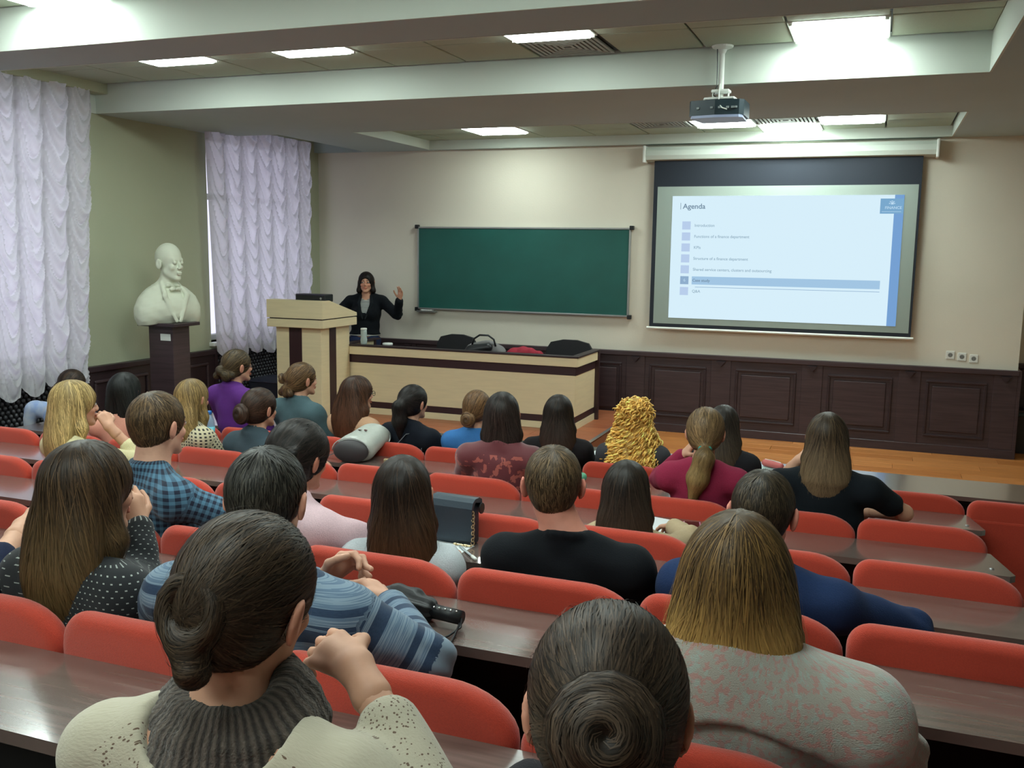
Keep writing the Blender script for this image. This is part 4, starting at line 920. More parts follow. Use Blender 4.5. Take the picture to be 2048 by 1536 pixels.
    if hair == 'curly':
        rc = np.random.RandomState(seed); nn = 1500; i = rc.choice(len(V0), nn); p0 = V0[i]-nm[i]*.001; 
        for j in range(nn):
            t = np.linspace(0, 1, 18); ln = .045+.05*rc.rand(); rad = .006+.005*rc.rand(); ph = rc.rand()*6.28; v_0 = (p0[j]-crown)*A3((8, 8, 0))+A3((0, 0, -.9)); v_0 = v_0/np.linalg.norm(v_0); tn = v_0-nm[i[j]]*(v_0@nm[i[j]])+rc.randn(3)*.08; tn = tn*(.45 if p0[j][2] > H[2]+.07*s else 1); tn /= np.linalg.norm(tn)
            a_ = np.cross(tn, A3((.3, .9, .1))); a_ /= np.linalg.norm(a_); b2 = np.cross(tn, a_); ce = p0[j]+t[:, None]*tn*ln+np.outer(np.cos(t*11+ph), a_)*rad+np.outer(np.sin(t*11+ph), b2)*rad
            tg = np.gradient(ce, axis=0); tg /= np.linalg.norm(tg, axis=1, keepdims=True); u_ = np.cross(tg, tn); u_ /= np.linalg.norm(u_, axis=1, keepdims=True)+1e-6; v_ = np.cross(tg, u_)
            rr3 = .0058*np.sin(np.linspace(.3, 3.0, 18))**.5; ring = np.stack([ce+(u_*math.cos(q)+v_*math.sin(q))*rr3[:, None] for q in (0, 1.57, 3.14, 4.71)], 1).reshape(-1, 3)
            ii = np.arange(72).reshape(18, 4); QQ2 = np.concatenate([np.stack([ii[:-1, q], ii[:-1, (q+1) % 4], ii[1:, (q+1) % 4], ii[1:, q]], 1) for q in range(4)])
            parts.append((ring, QQ2, colf(ring, np.full(72, rc.rand()))))
    if hair == 'bun':
        Rq = Rh; bn = tie+Rh@A3((0, -.012, 0))*s; br = (extra or {}).get('bun', .045)*s; axis = Rh@A3((0, -1, .1)); a_ = Rh@A3((1, 0, 0)); b2 = np.cross(axis, a_)
        coil = []
        nl = 26; tor = []
        for q in range(nl):
            an_ = 2*math.pi*q/nl*2.0; rr4 = br*(1.0 if q < nl/2 or 'loop' in (extra or {}) else .50); hh = (.0 if q < nl/2 or 'loop' in (extra or {}) else .014)
            tor.append(bn+(a_*math.cos(an_)+b2*math.sin(an_))*rr4*(1, 1.12)[0]+axis*hh)
        tk = .36 if 'loop' in (extra or {}) else .46; tp = [('c', x, y, br*tk, br*tk) for x, y in zip(tor, tor[1:])]+([('e', bn, (br*.5,)*3)] if tk > .4 else [('k', ('c', bn-b2*br*1.1, bn-b2*br*1.9+a_*br*.5, br*.5, br*.6), .02)])
        Vb, Qb = nets(tp, hres*.8, .006); parts.append((Vb, Qb, colf(Vb, np.full(len(Vb), .2))*.7))
        fl2 = lambda P: np.cross(np.tile(axis, (len(P), 1)), P-bn)+(P-bn)*.08
        parts.append(strands(tp, .006, Vb, fl2, max(200, nst//4), 9, .010, stw, colf, seed+1, lift=.001, fly=.03))
        if extra and 'nape' in extra: parts.append(strands([('e', T_((0, -.05, -.09)), A3((.06, .055, .06))*s, Rh)], K, V0[Lh[:, 2] < -.03], lambda P: np.tile(A3((0, -.1, -1.)), (len(P), 1)), 260, 8, .011, stw, colf, seed+5, lift=.006))
    off = 0; vs, qs, cs = [], [], []
    for V_, Q_, c_ in parts: vs.append(V_); qs.append(Q_+off); cs.append(c_); off += len(V_)
    ho = np_mesh('hair', np.concatenate(vs), np.concatenate(qs), m_hair, e, np.clip(np.concatenate(cs), 0, 1))
    if hair in ('pony', 'clip') and extra and 'band' in extra:
        Vb, Qb = nets([('c', tie+Ry@A3((-.012, -.008, -.004)), tie+Ry@A3((.012, -.008, -.004)), .020, .020)]+[('e', tie+rs.randn(3)*.012, (.010,)*3) for _ in range(6)], .005, .004); np_mesh('hair_band', Vb, Qb, m_cloth, e, np.tile(A3(lin(extra['band'])), (len(Vb), 1)))
    if extra and 'glasses' in extra:
        gb = MB()
        for sx in (-1, 1):
            gb.tube([T_((sx*.031+.022*math.cos(a), .100, .004+.016*math.sin(a))) for a in [k_*math.pi/6 for k_ in range(13)]], .0018, 6)
            gb.tube([T_((sx*.053, .100, .010)), T_((sx*.074, .085, .012)), T_((sx*.080, .0, .010))], .0018, 6)
        gb.tube([T_((-.010, .102, .008)), T_((.010, .102, .008))], .0018, 6); gb.build('glasses', m_black, e, True)
    if extra and 'clip' in extra:
        cb_ = MB(); p = T_(extra['clip'])
        for q in range(7): cb_.ball(p+Rh@A3((.008*math.cos(q), -.002, .010*math.sin(q*1.7))), .0045, 8)
        cb_.build('hair_clip', mat('pearl', lin((214, 200, 180)), .2), e, True)
    return e, dict(H=H, Rh=Rh, Ry=Ry, N=N, SL=SL, SR=SR, EL=EL, ER=ER, WL=WL, WR=WR, Sc=Sc, s=s, ct=ct, loc=loc, pcf=pcf, tie=tie, Rb=Rb, torso=torso)
# ---------------------------------------------------------------- audience, nearest row first
BR = ((34, 25, 20), (62, 46, 36)); DK = ((20, 17, 17), (42, 36, 34)); LB = ((72, 58, 42), (112, 92, 66)); BL = ((120, 104, 66), (176, 158, 108))
e, q = person('woman with looped dark bun, brown knitted snood and cream sweater in the left foreground', -1, (-.768, 1.03, 1.418), yaw=-2, pitch=-10, roll=3, hair='bun', hcol=((34, 28, 23), (70, 58, 46)), s=1.0,
       armR=((-.435, 1.00, 1.145), (-.662, 1.13, 1.306)), handR=dict(d=(-.95, .45, .06), n=(-.3, .5, -.6), curl=.45, res=.0035, side=-1, thumb=.3), armL=((-1.12, 1.12, 1.10), (-.95, 1.30, 1.09)), top='sweater', tcol=(196, 194, 166), pattern='rhine', collar='deep',
       res=.007, hres=.005, nst=4200, stw=.0016, fingers=True, byaw=6, extra=dict(tie=(-.006, -.094, .008), bun=.037, loop=1), seed=3, faceres=.005, wide=1.12, yback=.72, sleeve='78')
def ring_scarf(e, q):
    N = q['N']+A3((0, .0, -.002)); P = []
    for i in range(14):
        a = 2*math.pi*i/14; b_ = a+2*math.pi/14
        for (r, z, t) in ((.070, .046, .024), (.086, .020, .029), (.098, -.008, .029)):
            P.append(('c', N+A3((r*math.cos(a), r*.85*math.sin(a)+.015, z+.018*math.sin(a)+.005*math.sin(3*a))), N+A3((r*math.cos(b_), r*.85*math.sin(b_)+.015, z+.018*math.sin(b_)+.005*math.sin(3*b_))), t, t))
    V, Q = nets(P, .005, .010); ang = np.arctan2(V[:, 0]-N[0], -(V[:, 1]-N[1])); n_ = vnormals(V, Q); V = V+n_*(.0014*np.sin(ang*60))[:, None]
    np_mesh('snood', V, Q, PAT['knit'], e, None, np.stack([ang*.11, V[:, 2], 0*ang], 1))
ring_scarf(e, q)
e, q = person('person at the bottom edge with a large dark coiled bun seen from above', -1, (-.258, 1.0, 1.372), yaw=14, pitch=-16, hair='bun', hcol=((32, 27, 24), (74, 62, 52)), s=1.0, top='sweater', tcol=(40, 38, 42), res=.010, hres=.005, nst=4800, stw=.0017,
       extra=dict(tie=(.0, -.112, .008), bun=.041), seed=9, hair_w=1.25, faceres=.006, yback=.66, wide=1.0)
# second visible row of people
e, q = person('woman with blond ombre bob and oversized grey-pink wool coat in the right foreground', 0, (-0.197, 1.630, 1.337), yaw=5, pitch=-4, hair='bob', L=.135, hcol=((58, 46, 33), (122, 98, 60)), tipcol=(180, 142, 80), top='coat', pattern='boucle', tcol=(150, 130, 124), res=.009, hres=.006, nst=4200, stw=.0018,
       byaw=4, seed=11, armR=((.07, 1.70, 1.03), (-.06, 1.90, .99)), armL=((-.45, 1.70, 1.03), (-.32, 1.90, .99)), wide=1.40, hair_w=1.16, hips=-.13, shz=.0)
def coat_collar(e, q):
    N, Sc = q['N'], q['Sc']; P = q['torso'](.040)+[('-', ('e', Sc+A3((.0, -.05, -.66)), (.44, .50, .66)), .006), ('-', ('e', N+A3((0, .08, .06)), (.075, .12, .08)), .01), ('-', ('e', Sc+A3((0, .32, 0)), (.40, .26, .5)), .01)]
    V, Q = nets(P, .008, .028); V = V+vnormals(V, Q)*(wav(V, 30, 3)*.004)[:, None]; np_mesh('coat_collar', V, Q, PAT['boucle'], e, None, q['pcf'](V))
coat_collar(e, q)
person('man with short dark grey hair in a blue and grey striped sweater, hands clasped', 0, (-1.160, 1.630, 1.370), yaw=10, pitch=-6, male=True, hair='short', hcol=((26, 26, 26), (66, 66, 62)), top='sweater', pattern='stripes', tcol=(100, 120, 140), res=.008, hres=.005, nst=3600, stw=.0020,
       armR=((-.80, 1.66, 1.075), (-1.00, 1.86, 1.09)), armL=((-1.50, 1.62, 1.08), (-1.22, 1.93, 1.09)), handR=dict(d=(-.7, .4, .25), n=(-.3, -.3, -.8), curl=.85, res=.0035), handL=dict(d=(.5, .3, .5), n=(.2, -.5, -.6), curl=.9, res=.0035), fingers=True, seed=12, wide=1.14, skin=(200, 152, 128))
person('woman with long brown straight hair in a black dotted blouse, hand at her cheek', 0, (-1.635, 1.630, 1.339), yaw=-14, pitch=-2, hair='long', L=.36, hcol=((34, 26, 20), (84, 66, 46)), tipcol=(104, 82, 50), top='blouse', pattern='dots', res=.008, hres=.006, nst=4200, stw=.0019,
       armR=((-1.585, 1.72, 1.11), (-1.645, 1.78, 1.215)), handR=dict(d=(-.35, .1, .9), n=(-.7, .2, .0), curl=.75, res=.0038, side=-1), fingers=True, seed=13, hair_w=1.08, hips=-1.58)
person('person in a navy top at the left edge, mostly cropped, with raised bare forearm', 0, (-2.352, 1.630, 1.364), yaw=-20, hair='long', L=.2, top='tshirt', tcol=(18, 26, 52), sleeve='34', armR=((-1.86, 1.52, 1.12), (-2.00, 1.76, 1.18)), handR=dict(d=(.25, .6, .25), n=(-.3, .2, -.8), curl=.35, res=.004), fingers=True, nst=500, seed=14)
# third
person('man in a black T-shirt with short light brown hair and red ears, back view', 1, (-0.817, 2.485, 1.242), yaw=18, male=True, hair='short', hcol=((50, 42, 33), (104, 88, 66)), top='tshirt', tcol=(14, 17, 22), sleeve='short', skin=(206, 138, 118), res=.009, hres=.0045, nst=4200, stw=.0017, seed=21, wide=1.02, nsh=.045, hips=-.76)
person('young man with cropped dark hair in a navy jumper, right of the black T-shirt', 1, (-0.241, 2.485, 1.227), yaw=-4, pitch=-4, male=True, hair='short', hcol=((30, 27, 24), (78, 68, 54)), top='sweater', tcol=(30, 48, 84), res=.009, hres=.0045, nst=4200, stw=.0017, seed=22, wide=1.10, armR=((.14, 2.60, .93), (-.06, 2.85, .90)), skin=(206, 140, 120))
person('slim girl with long dark brown hair, second-row middle, between the striped and black shirts', 1, (-1.289, 2.485, 1.168), yaw=25, hair='long', L=.34, hcol=((24, 19, 17), (56, 42, 32)), tipcol=(92, 62, 38), top='blouse', tcol=(180, 186, 190), res=.010, nst=2800, stw=.0021, wide=.86, armR=((-1.225, 2.60, .87), (-1.29, 2.82, .885)), seed=23)
e, q = person('woman with dark curly pinned-up hair in a pale pink shirt leaning forward', 1, (-1.665, 2.51, 1.235), yaw=-12, pitch=-8, hair='updo', hcol=((18, 17, 18), (44, 38, 36)), top='shirt', tcol=(206, 176, 182), res=.008, nst=2400, stw=.0022, seed=24, shz=.02, extra=dict(clip=(.052, -.085, -.012)), hair_w=1.5,
       armR=((-1.27, 2.62, .93), (-1.42, 2.86, .90)), byaw=-22, skin=(190, 136, 110), wide=1.08)
person('man with short brown hair in a blue plaid shirt looking towards the screen', 1, (-2.191, 2.485, 1.302), yaw=-9, pitch=-2, male=True, hair='short', hcol=((50, 40, 30), (104, 86, 62)), top='shirt', pattern='plaid', res=.008, hres=.005, nst=3600, stw=.0019, seed=25, wide=1.06, byaw=-22, skin=(208, 160, 136),
       armR=((-1.74, 2.58, .95), (-1.90, 2.86, .92)), armL=((-2.44, 2.60, .94), (-2.30, 2.86, .92)), faceres=.005)
# fourth
person('girl with long dark brown hair writing beside a white paper, third row of seats', 2, (-0.823, 3.375, 1.012), yaw=10, hair='long', L=.30, hcol=((26, 23, 21), (54, 45, 38)), tipcol=(72, 54, 40), top='blouse', tcol=(170, 150, 120), res=.011, nst=2200, stw=.0024, seed=31, pitch=-6, armR=((-.60, 3.50, .82), (-.72, 3.78, .78)))
person('blond woman with very long hair resting her chin on her hand at the far left', 2, (-3.455, 3.375, 1.147), yaw=-30, hair='long', L=.36, hcol=BL[0:1][0:1] and ((128, 112, 74), (190, 172, 122)), top='blouse', tcol=(200, 190, 150), res=.011, nst=2600, stw=.0026, seed=32, hair_w=1.12, sleeve='34', armR=((-3.28, 3.62, .84), (-3.43, 3.55, 1.02)), handR=dict(d=(-.5, .1, .6), n=(-.6, .2, -.2), curl=.9, res=.005, side=-1), byaw=-25, fingers=True)
# fifth
person('woman with straight brown hair in a black T-shirt at the right, elbow raised', 3, (-0.168, 4.340, 1.092), yaw=5, hair='long', L=.20, hcol=((44, 37, 32), (92, 78, 60)), tipcol=(112, 92, 68), top='tshirt', tcol=(14, 20, 26), sleeve='short', res=.010, nst=2200, stw=.0026, seed=41, wide=1.22, armL=((-.42, 4.45, .80), (-.285, 4.42, .97)), armR=((.17, 4.40, .78), (.02, 4.66, .70)), handL=dict(d=(.4, .1, .5), n=(.6, .3, -.2), curl=.7, res=.006))
person('woman in a magenta shirt with fair ponytail in a turquoise band', 3, (-0.697, 4.340, 1.071), yaw=5, pitch=-3, hair='pony', L=.27, hcol=((74, 62, 46), (124, 104, 76)), tipcol=(146, 118, 74), top='sweater', tcol=(132, 34, 62), res=.010, nst=2400, stw=.0026, seed=42, extra=dict(tie=(.01, -.108, -.055), band=(40, 150, 140), swing=(-.05, 0, 0)), hair_w=1.25,
       armL=((-.93, 4.50, .80), (-.815, 4.44, .94)), handL=dict(d=(.4, -.05, .5), n=(.6, .2, -.2), curl=.8, res=.006))
person('woman with shoulder-length dark hair in a burgundy top with lace pattern', 3, (-1.699, 4.340, 1.080), yaw=18, hair='long', L=.19, hcol=((24, 20, 20), (56, 48, 46)), top='blouse', pattern='floral', res=.010, nst=2400, stw=.0026, seed=43, wide=1.10)
person('girl with dark brown bun and grey jacket, left of the long curly hair', 3, (-3.125, 4.340, 1.006), yaw=-14, hair='bun', hcol=((36, 27, 23), (70, 52, 42)), top='jacket', tcol=(58, 72, 80), res=.011, nst=1600, stw=.0028, seed=44, extra=dict(tie=(-.01, -.12, -.01), bun=.040), hair_w=1.1, byaw=-15)
person('girl with fair straight hair in a black and cream checked top', 3, (-3.577, 4.340, 1.030), yaw=-6, hair='long', L=.22, hcol=((104, 88, 58), (156, 136, 92)), top='blouse', pattern='hound', res=.011, nst=1500, stw=.0028, seed=45, byaw=-15)
person('girl with black hair in a peach top, behind the man in the plaid shirt', 3, (-4.057, 4.340, 1.036), yaw=10, hair='long', L=.17, hcol=((14, 17, 18), (34, 38, 38)), top='blouse', tcol=(206, 146, 126), res=.012, nst=1300, stw=.003, seed=46, hair_w=1.12)
# front row
person('woman with big golden curly hair in the front row', 4, (-1.272, 5.350, 0.931), yaw=12, hair='curly', L=.26, hcol=((190, 150, 74), (238, 204, 122)), top='blouse', tcol=(60, 60, 64), res=.012, nst=0, seed=51, hres=.007, pitch=-3)
person('woman with long straight black-brown hair, front row left of the golden curls', 4, (-1.733, 5.350, 0.924), yaw=16, hair='long', L=.30, hcol=((22, 20, 20), (52, 42, 36)), tipcol=(62, 44, 36), top='sweater', tcol=(24, 20, 22), res=.012, nst=1500, stw=.003, seed=52, hair_w=1.05)
person('woman with long dark hair, front row right behind the magenta shirt', 4, (-0.760, 5.350, 0.932), yaw=5, hair='long', L=.30, hcol=((34, 32, 32), (66, 60, 54)), tipcol=(82, 70, 56), top='sweater', tcol=(30, 30, 34), res=.012, nst=1400, stw=.003, seed=53)
person('woman with high black ponytail in a black padded jacket, front row', 4, (-2.695, 5.350, 0.920), yaw=-18, hair='pony', L=.25, hcol=((16, 14, 15), (38, 34, 34)), top='jacket', tcol=(15, 20, 30), res=.011, nst=1500, stw=.003, seed=54, extra=dict(tie=(0, -.105, .035), clip=(-.02, -.112, .05)), hair_w=1.15, byaw=-12, wide=1.1)
person('woman with low brown bun in a bright blue top, front row', 4, (-2.260, 5.350, 0.916), yaw=0, hair='bun', hcol=((72, 54, 38), (116, 92, 66)), top='blouse', tcol=(56, 110, 168), res=.012, nst=1300, stw=.003, seed=55, extra=dict(tie=(-.015, -.105, -.05), bun=.034))
person('woman with long wavy auburn-brown hair and glasses, front row', 4, (-3.095, 5.350, 0.953), yaw=-35, hair='long', L=.34, hcol=((46, 34, 28), (88, 60, 44)), tipcol=(92, 56, 38), top='blouse', tcol=(190, 150, 120), res=.012, nst=1700, stw=.003, seed=56, hair_w=1.22, extra=dict(glasses=1), byaw=-10)
person('woman with short curly tied brown hair in a grey-blue jacket, near the lectern', 4, (-3.513, 5.350, 1.018), yaw=-27, hair='updo', hcol=((62, 48, 34), (110, 88, 62)), top='jacket', tcol=(70, 92, 98), res=.010, nst=1200, stw=.003, seed=57, byaw=-16, wide=1.12, extra=dict(tie=(-.02, -.115, -.035)))
person('woman in a purple jacket with glasses and tied hair, front row left', 4, (-4.027, 5.350, 1.078), yaw=-28, hair='updo', hcol=((48, 42, 30), (92, 78, 56)), top='jacket', tcol=(88, 42, 118), res=.010, nst=1200, stw=.003, seed=58, byaw=-14, extra=dict(glasses=1, tie=(0, -.11, -.03)), wide=1.05)
person('dark-haired person hidden behind the long blond hair at the far left', 4, (-5.490, 5.350, 0.855), yaw=0, hair='updo', hcol=((34, 28, 24), (66, 52, 44)), top='blouse', tcol=(120, 90, 90), res=.014, nst=700, stw=.003, seed=59, hair_w=1.2)
# ---------------------------------------------------------------- lecturer
e, q = person('lecturer with dark bob, black blazer and striped top gesturing at the front', 4, (-5.396, 9.52, 1.495), yaw=203, byaw=200, hair='bob', L=.085, hcol=((20, 17, 18), (44, 36, 34)), s=1.0, top='jacket', tcol=(15, 19, 24), standing=.18, res=.009, hres=.005, nst=1400, stw=.002,
       armL=((-5.017, 9.54, 1.151), (-4.924, 9.42, 1.320)), armR=((-5.77, 9.44, 1.12), (-5.80, 9.18, 1.20)), handL=dict(d=(.22, -.1, .9), n=(-.2, -1, .2), curl=.25, res=.0035, spread=.8, thumb=1.1), fingers=True, faceres=.0035, seed=61, skin=(206, 152, 124), trousers=(40, 52, 84), hair_w=.98, wide=1.12, extra=dict(vcut=1))
def blazer(e, q):
    N, ct = q['N'], q['ct']; P = []
    for sx in (-1, 1):
        V, Q = nets([('c', N+A3((sx*.058, .045, .012)), N+A3((sx*.074, .112, -.075)), .015, .019, (1, .6, 1)), ('c', N+A3((sx*.074, .112, -.075)), ct(.50)+A3((sx*.014, .150, .0)), .019, .009, (1, .6, 1))], .005, .008)
        np_mesh('lapel', V, Q, m_cloth, e, np.tile(A3((.008, .011, .014)), (len(V), 1)))
blazer(e, q)
# ---------------------------------------------------------------- bust
def bust():
    o = empty('bust', (-5.83, 6.80, 1.215), math.radians(-112), 'white plaster bust of a bald man in jacket and bow tie on the dark pedestal', 'bust')
    H = A3((0, .03, .515)); R = rot(math.radians(18), math.radians(-2)); s = 1.42
    P = head_prims(H, R, s)+[('k', ('e', H+A3((0, -.01, .045))*s, A3((.074, .094, .080))*s), .02), ('k', ('c', H+A3((0, -.01, -.06))*s, (0, -.03, .30), .072, .088), .02), ('k', ('e', (0, -.03, .15), (.25, .15, .17)), .05), ('k', ('e', (0, -.045, .24), (.21, .11, .10)), .08), ('k', ('e', (0, .03, .12), (.20, .14, .16)), .06),
       ('k', ('e', (-.21, -.03, .08), (.11, .12, .15)), .09), ('k', ('e', (.21, -.03, .08), (.11, .12, .15)), .09)]
    for sx in (-1, 1):
        P += [('k', ('c', (sx*.075, .02, .345), (sx*.110, .14, .24), .020, .024, (1, .7, 1)), .012), ('k', ('c', (sx*.110, .140, .24), (sx*.02, .175, .02), .026, .016, (1, .5, 1)), .010), ('-', ('c', (sx*.155, .15, .255), (sx*.120, .16, .245), .006, .006), .004),
              ('k', ('e', (sx*.032, .130, .295), (.028, .016, .017)), .004), ('k', ('e', (sx*.045, .075, .325), (.03, .03, .02)), .01)]
    P += [('k', ('e', (0, .140, .295), (.011, .014, .013)), .003), ('-', ('e', (0, 0, -.20), (.6, .6, .20)), .006), ('-', ('c', (.03, .185, .22), (-.035, .195, .02), .004, .004), .004)]
    V, Q = nets(P, .007, .022); V = V+vnormals(V, Q)*((wav(V, 60, 4)*.003+wav(V, 140, 5)*.0012)*(V[:, 2] < .33))[:, None]
    V = V*A3((.93, .93, 1)); np_mesh('plaster', V, Q, mat('plaster', lin((206, 210, 190)), .75), o)
bust()
# ---------------------------------------------------------------- things on the desks
def bag_back():
    t = empty('backpack', (-2.90, 5.02, .618), math.radians(8), 'silver-grey leather backpack lying on the desk behind the front row', 'backpack')
    P = [('c', (0, -.05, .08), (.03, .15, .13), .100, .078, (1.15, 1, .78)), ('c', (.0, -.05, .05), (.05, .12, .09), .095, .07, (1.1, 1, .6)), ('e', (.05, .17, .10), (.085, .07, .05)), ('-', ('e', (0, 0, -.5), (2, 2, .5)), .01)]
    sdf_mesh('bag_body', P, .006, mat('silver_leather', lin((176, 180, 172)), .35, spec=.6, bump=.2, nscale=(60, 60, 60), noise=.05), t, k=.04, dis=lambda V: wav(V, 45, 2)*.004)
    sdf_mesh('bag_bottom', [('e', (.0, -.135, .070), (.112, .040, .072)), ('-', ('e', (0, 0, -.5), (2, 2, .5)), .006)], .005, mat('grey_leather', lin((62, 58, 60)), .5), t, k=.03)
    MB().tube([(.118*math.cos(a), -.138, .070+.080*math.sin(a)) for a in [k_*math.pi/12 for k_ in range(13)]], .004, 6).build('piping', mat('silver_piping', lin((170, 172, 168)), .4), t, True)
    MB().tube([(.17, .06, .10), (.165, .09, .112), (.14, .15, .12), (.10, .19, .12)], .003, 6).build('zip', m_steel, t, True)
    MB().strip([(.20, .14, .08), (.24, .17, .13), (.29, .18, .145), (.335, .17, .125), (.352, .16, .08), (.345, .15, .02)], .016, (0, 1, .2), .004).build('strap', mat('grey_strap', lin((100, 104, 110)), .5), t)
    MB().box((.335, .135, .0), (.36, .165, .022), .002).box((.17, -.04, .0), (.22, -.01, .012), .002).build('buckle', mat('gold', lin((210, 190, 150)), .3, metal=.7), t)
    MB().strip([(-.12, -.06, .04), (-.17, -.07, .02), (-.25, -.06, .008), (-.33, -.03, .006)], .02, (0, 1, 0), .004).build('strap', mat('grey_strap', 0), t)
    fl = MB(); r = random.Random(4)
    for i in range(9): fl.box((-.004, -.010, 0), (.004, .010, .002), 0, m=Matrix.Translation((-.01+.055*r.random(), .0+.10*r.random(), .172)) @ Matrix.Rotation(r.random()*3, 4, 'Z'))
    fl.build('embroidery', mat('embroidery_red', lin((90, 40, 44)), .8), t)
bag_back()
def bag_teal():
    t = empty('crossbody_bag', (-1.37, 3.07, .843), math.radians(-4), 'dark teal crossbody bag with a gold chain standing on the desk', 'bag')
    m = mat('teal_leather', lin((34, 50, 62)), .45, bump=.15, nscale=(120, 120, 120), noise=.04)
    MB().box((-.083, -.035, 0), (.075, .03, .150), .012, 3).build('bag_body', m, t, True)
    b = MB(); b.prism([(-.045, .06), (-.048, .14), (-.04, .162), (-.02, .172), (.01, .172), (.032, .162), (.036, .13), (.028, .13), (.02, .15), (-.02, .16), (-.036, .14), (-.039, .03), (-.045, .02)], -.09, .082, axis=0); b.build('flap', m, t)
    MB().cyl((.084, .022, .13), (.088, .022, .13), .02, seg=16).build('flap_roll', m_black, t)
    mg = mat('gold', 0); c = MB(); pts = [(.082, -.04, .125-.012*i) for i in range(10)]+[(.08-.007*i, -.05-.002*(i % 3), .008) for i in range(10)]
    for i, p in enumerate(pts):
        c.tube([Vector(p)+Vector((.006*math.cos(a)*(1 if i % 2 else .3), .006*math.cos(a)*(.3 if i % 2 else 1), .008*math.sin(a) if i < 10 else .002*math.sin(a))) for a in [k_*math.pi/4 for k_ in range(9)]], .0018, 5)
    c.build('chain', mg, t)
bag_teal()
def umbrella():
    t = empty('folded_umbrella', (-1.12, 2.10, .962), math.radians(-4), 'folded black umbrella with studded handle and wrist loop on the desk', 'umbrella')
    m = mat('umbrella_nylon', lin((18, 18, 20)), .5)
    sdf_mesh('canopy', [('c', (-.17, .0, .032), (.10, .0, .030), .034, .030), ('e', (.02, .01, .045), (.04, .03, .03)), ('e', (.06, .02, .058), (.018, .012, .018)), ('e', (-.07, -.01, .03), (.09, .034, .026))], .005, m, t, k=.02, dis=lambda V: .0035*np.sin(np.arctan2(V[:, 1], V[:, 2]-.03)*7+V[:, 0]*25)+wav(V, 70, 3)*.002)
    MB().cyl((.11, 0, .028), (.205, -.005, .026), .019, .018, 20).build('handle', m_black, t, True)
    s_ = MB(); [s_.ball((.13+.016*i, -.012, .043), .0035, 8) for i in range(5)]; s_.build('stud', mat('chrome', lin((210, 210, 210)), .15, metal=1), t, True)
    MB().tube([(.205, -.005, .026), (.215, -.03, .012), (.205, -.07, .005), (.195, -.115, .004), (.205, -.145, .004), (.222, -.145, .004), (.230, -.11, .004), (.216, -.06, .006), (.208, -.02, .018)], .003, 6).build('wrist_loop', m_black, t, True)
umbrella()
def paper(x, y, z, rz, w, h, label, m=None, bend=.0):
    b = MB(); b.box((-w/2, -h/2, 0), (w/2, h/2, .0015)); o = b.build('paper_sheet', m or mat('paper', lin((214, 220, 222)), .8)); o.location = (x, y, z+.0005); o.rotation_euler = (0, 0, math.radians(rz)); tag(o, label, 'paper', 'papers on the desks'); return o
paper(-1.385, 2.955, .843, -6, .17, .19, 'white sheet of paper on the desk in front of the teal bag')
paper(-.80, 3.975, .7225, -14, .20, .20, 'white handwritten sheet next to the pink phone')
paper(-.50, 5.99, .57, -4, .26, .17, 'large pale sheet on the front desk before the black T-shirt woman', mat('paper_blue', lin((180, 192, 206)), .7))
paper(-.62, 5.96, .5715, 4, .17, .12, 'small greenish leaflet on the front desk beside the red pencil case', mat('paper_green', lin((170, 196, 190)), .7))
paper(-1.10, 6.02, .57, -10, .2, .17, 'pale sheet on the front desk beside the golden curly hair')
paper(-1.62, 5.98, .57, -8, .17, .12, 'small white pad on the front desk beside the straight dark hair')
paper(-.875, 1.30, 1.0705, -40, .12, .10, 'white card with pink stripe on the desk in front of the cream sweater')
MB().box((-.85, 1.31, 1.0725), (-.83, 1.35, 1.073)).build('stripe', mat('pink_print', lin((214, 120, 140)), .7)); bpy.data.objects['stripe'].parent = bpy.data.objects['paper_sheet.006'] ; bpy.data.objects['stripe'].matrix_parent_inverse = bpy.data.objects['paper_sheet.006'].matrix_basis.inverted()
tcl = empty('clear_pen', (-1.28, 2.95, .8455), math.radians(-46), 'transparent ballpoint pen lying between the teal bag and the black T-shirt', 'pen')
MB().cyl((-.075, 0, .005), (.05, 0, .005), .0042, seg=10).build('barrel', mat('pen_clear', lin((170, 180, 185)), .2), tcl, True); MB().cyl((.05, 0, .005), (.085, 0, .005), .0062, seg=10).build('cap', m_white, tcl, True)
o = sdf_mesh('pencil_case', [('c', (-.075, 0, .024), (.075, .0, .024), .025, .025)], .005, mat('mint_vinyl', lin((96, 170, 136)), .5), None, k=.01, dis=lambda V: wav(V, 60, 8)*.0015); o.location = (-1.55, 5.03, .618); o.rotation_euler = (0, 0, -.2); tag(o, 'mint green pencil case on the desk behind the front row', 'pencil case')
MB().box((-.07, -.004, .0485), (.07, .004, .0515)).ball((.088, 0, .03), .010, 10).build('zip', mat('mint_zip', lin((60, 120, 96)), .5), o)
o = sdf_mesh('pencil_case', [('c', (-.05, .03, .022), (.05, -.03, .02), .022, .020)], .004, mat('coral_vinyl', lin((196, 96, 92)), .5), None, k=.01); o.location = (-.54, 6.0, .575); tag(o, 'coral red pencil case on the front desk', 'pencil case')
MB().tube([(-.05, .035, .044), (0, .005, .045), (.05, -.025, .041)], .0025, 6).build('zip', m_white, o)
t = empty('phone', (-.68, 3.99, .7235), math.radians(12), 'phone in a pink case lying on the desk beside the paper', 'phone'); MB().box((-.037, -.07, 0), (.037, .07, .010), .004).build('phone_case', mat('pink_case', lin((190, 120, 160)), .5), t); MB().box((-.031, -.064, .0095), (.031, .064, .0105)).build('phone_screen', mat('phone_glass', lin((26, 24, 30)), .1), t)
t = empty('water_bottle', (-4.33, 5.50, .618-.19+.0), 0, 'plastic water bottle with blue cap beside the purple jacket', 'bottle')
zb = 0.0; t.location = (-4.02, 5.03, .618)
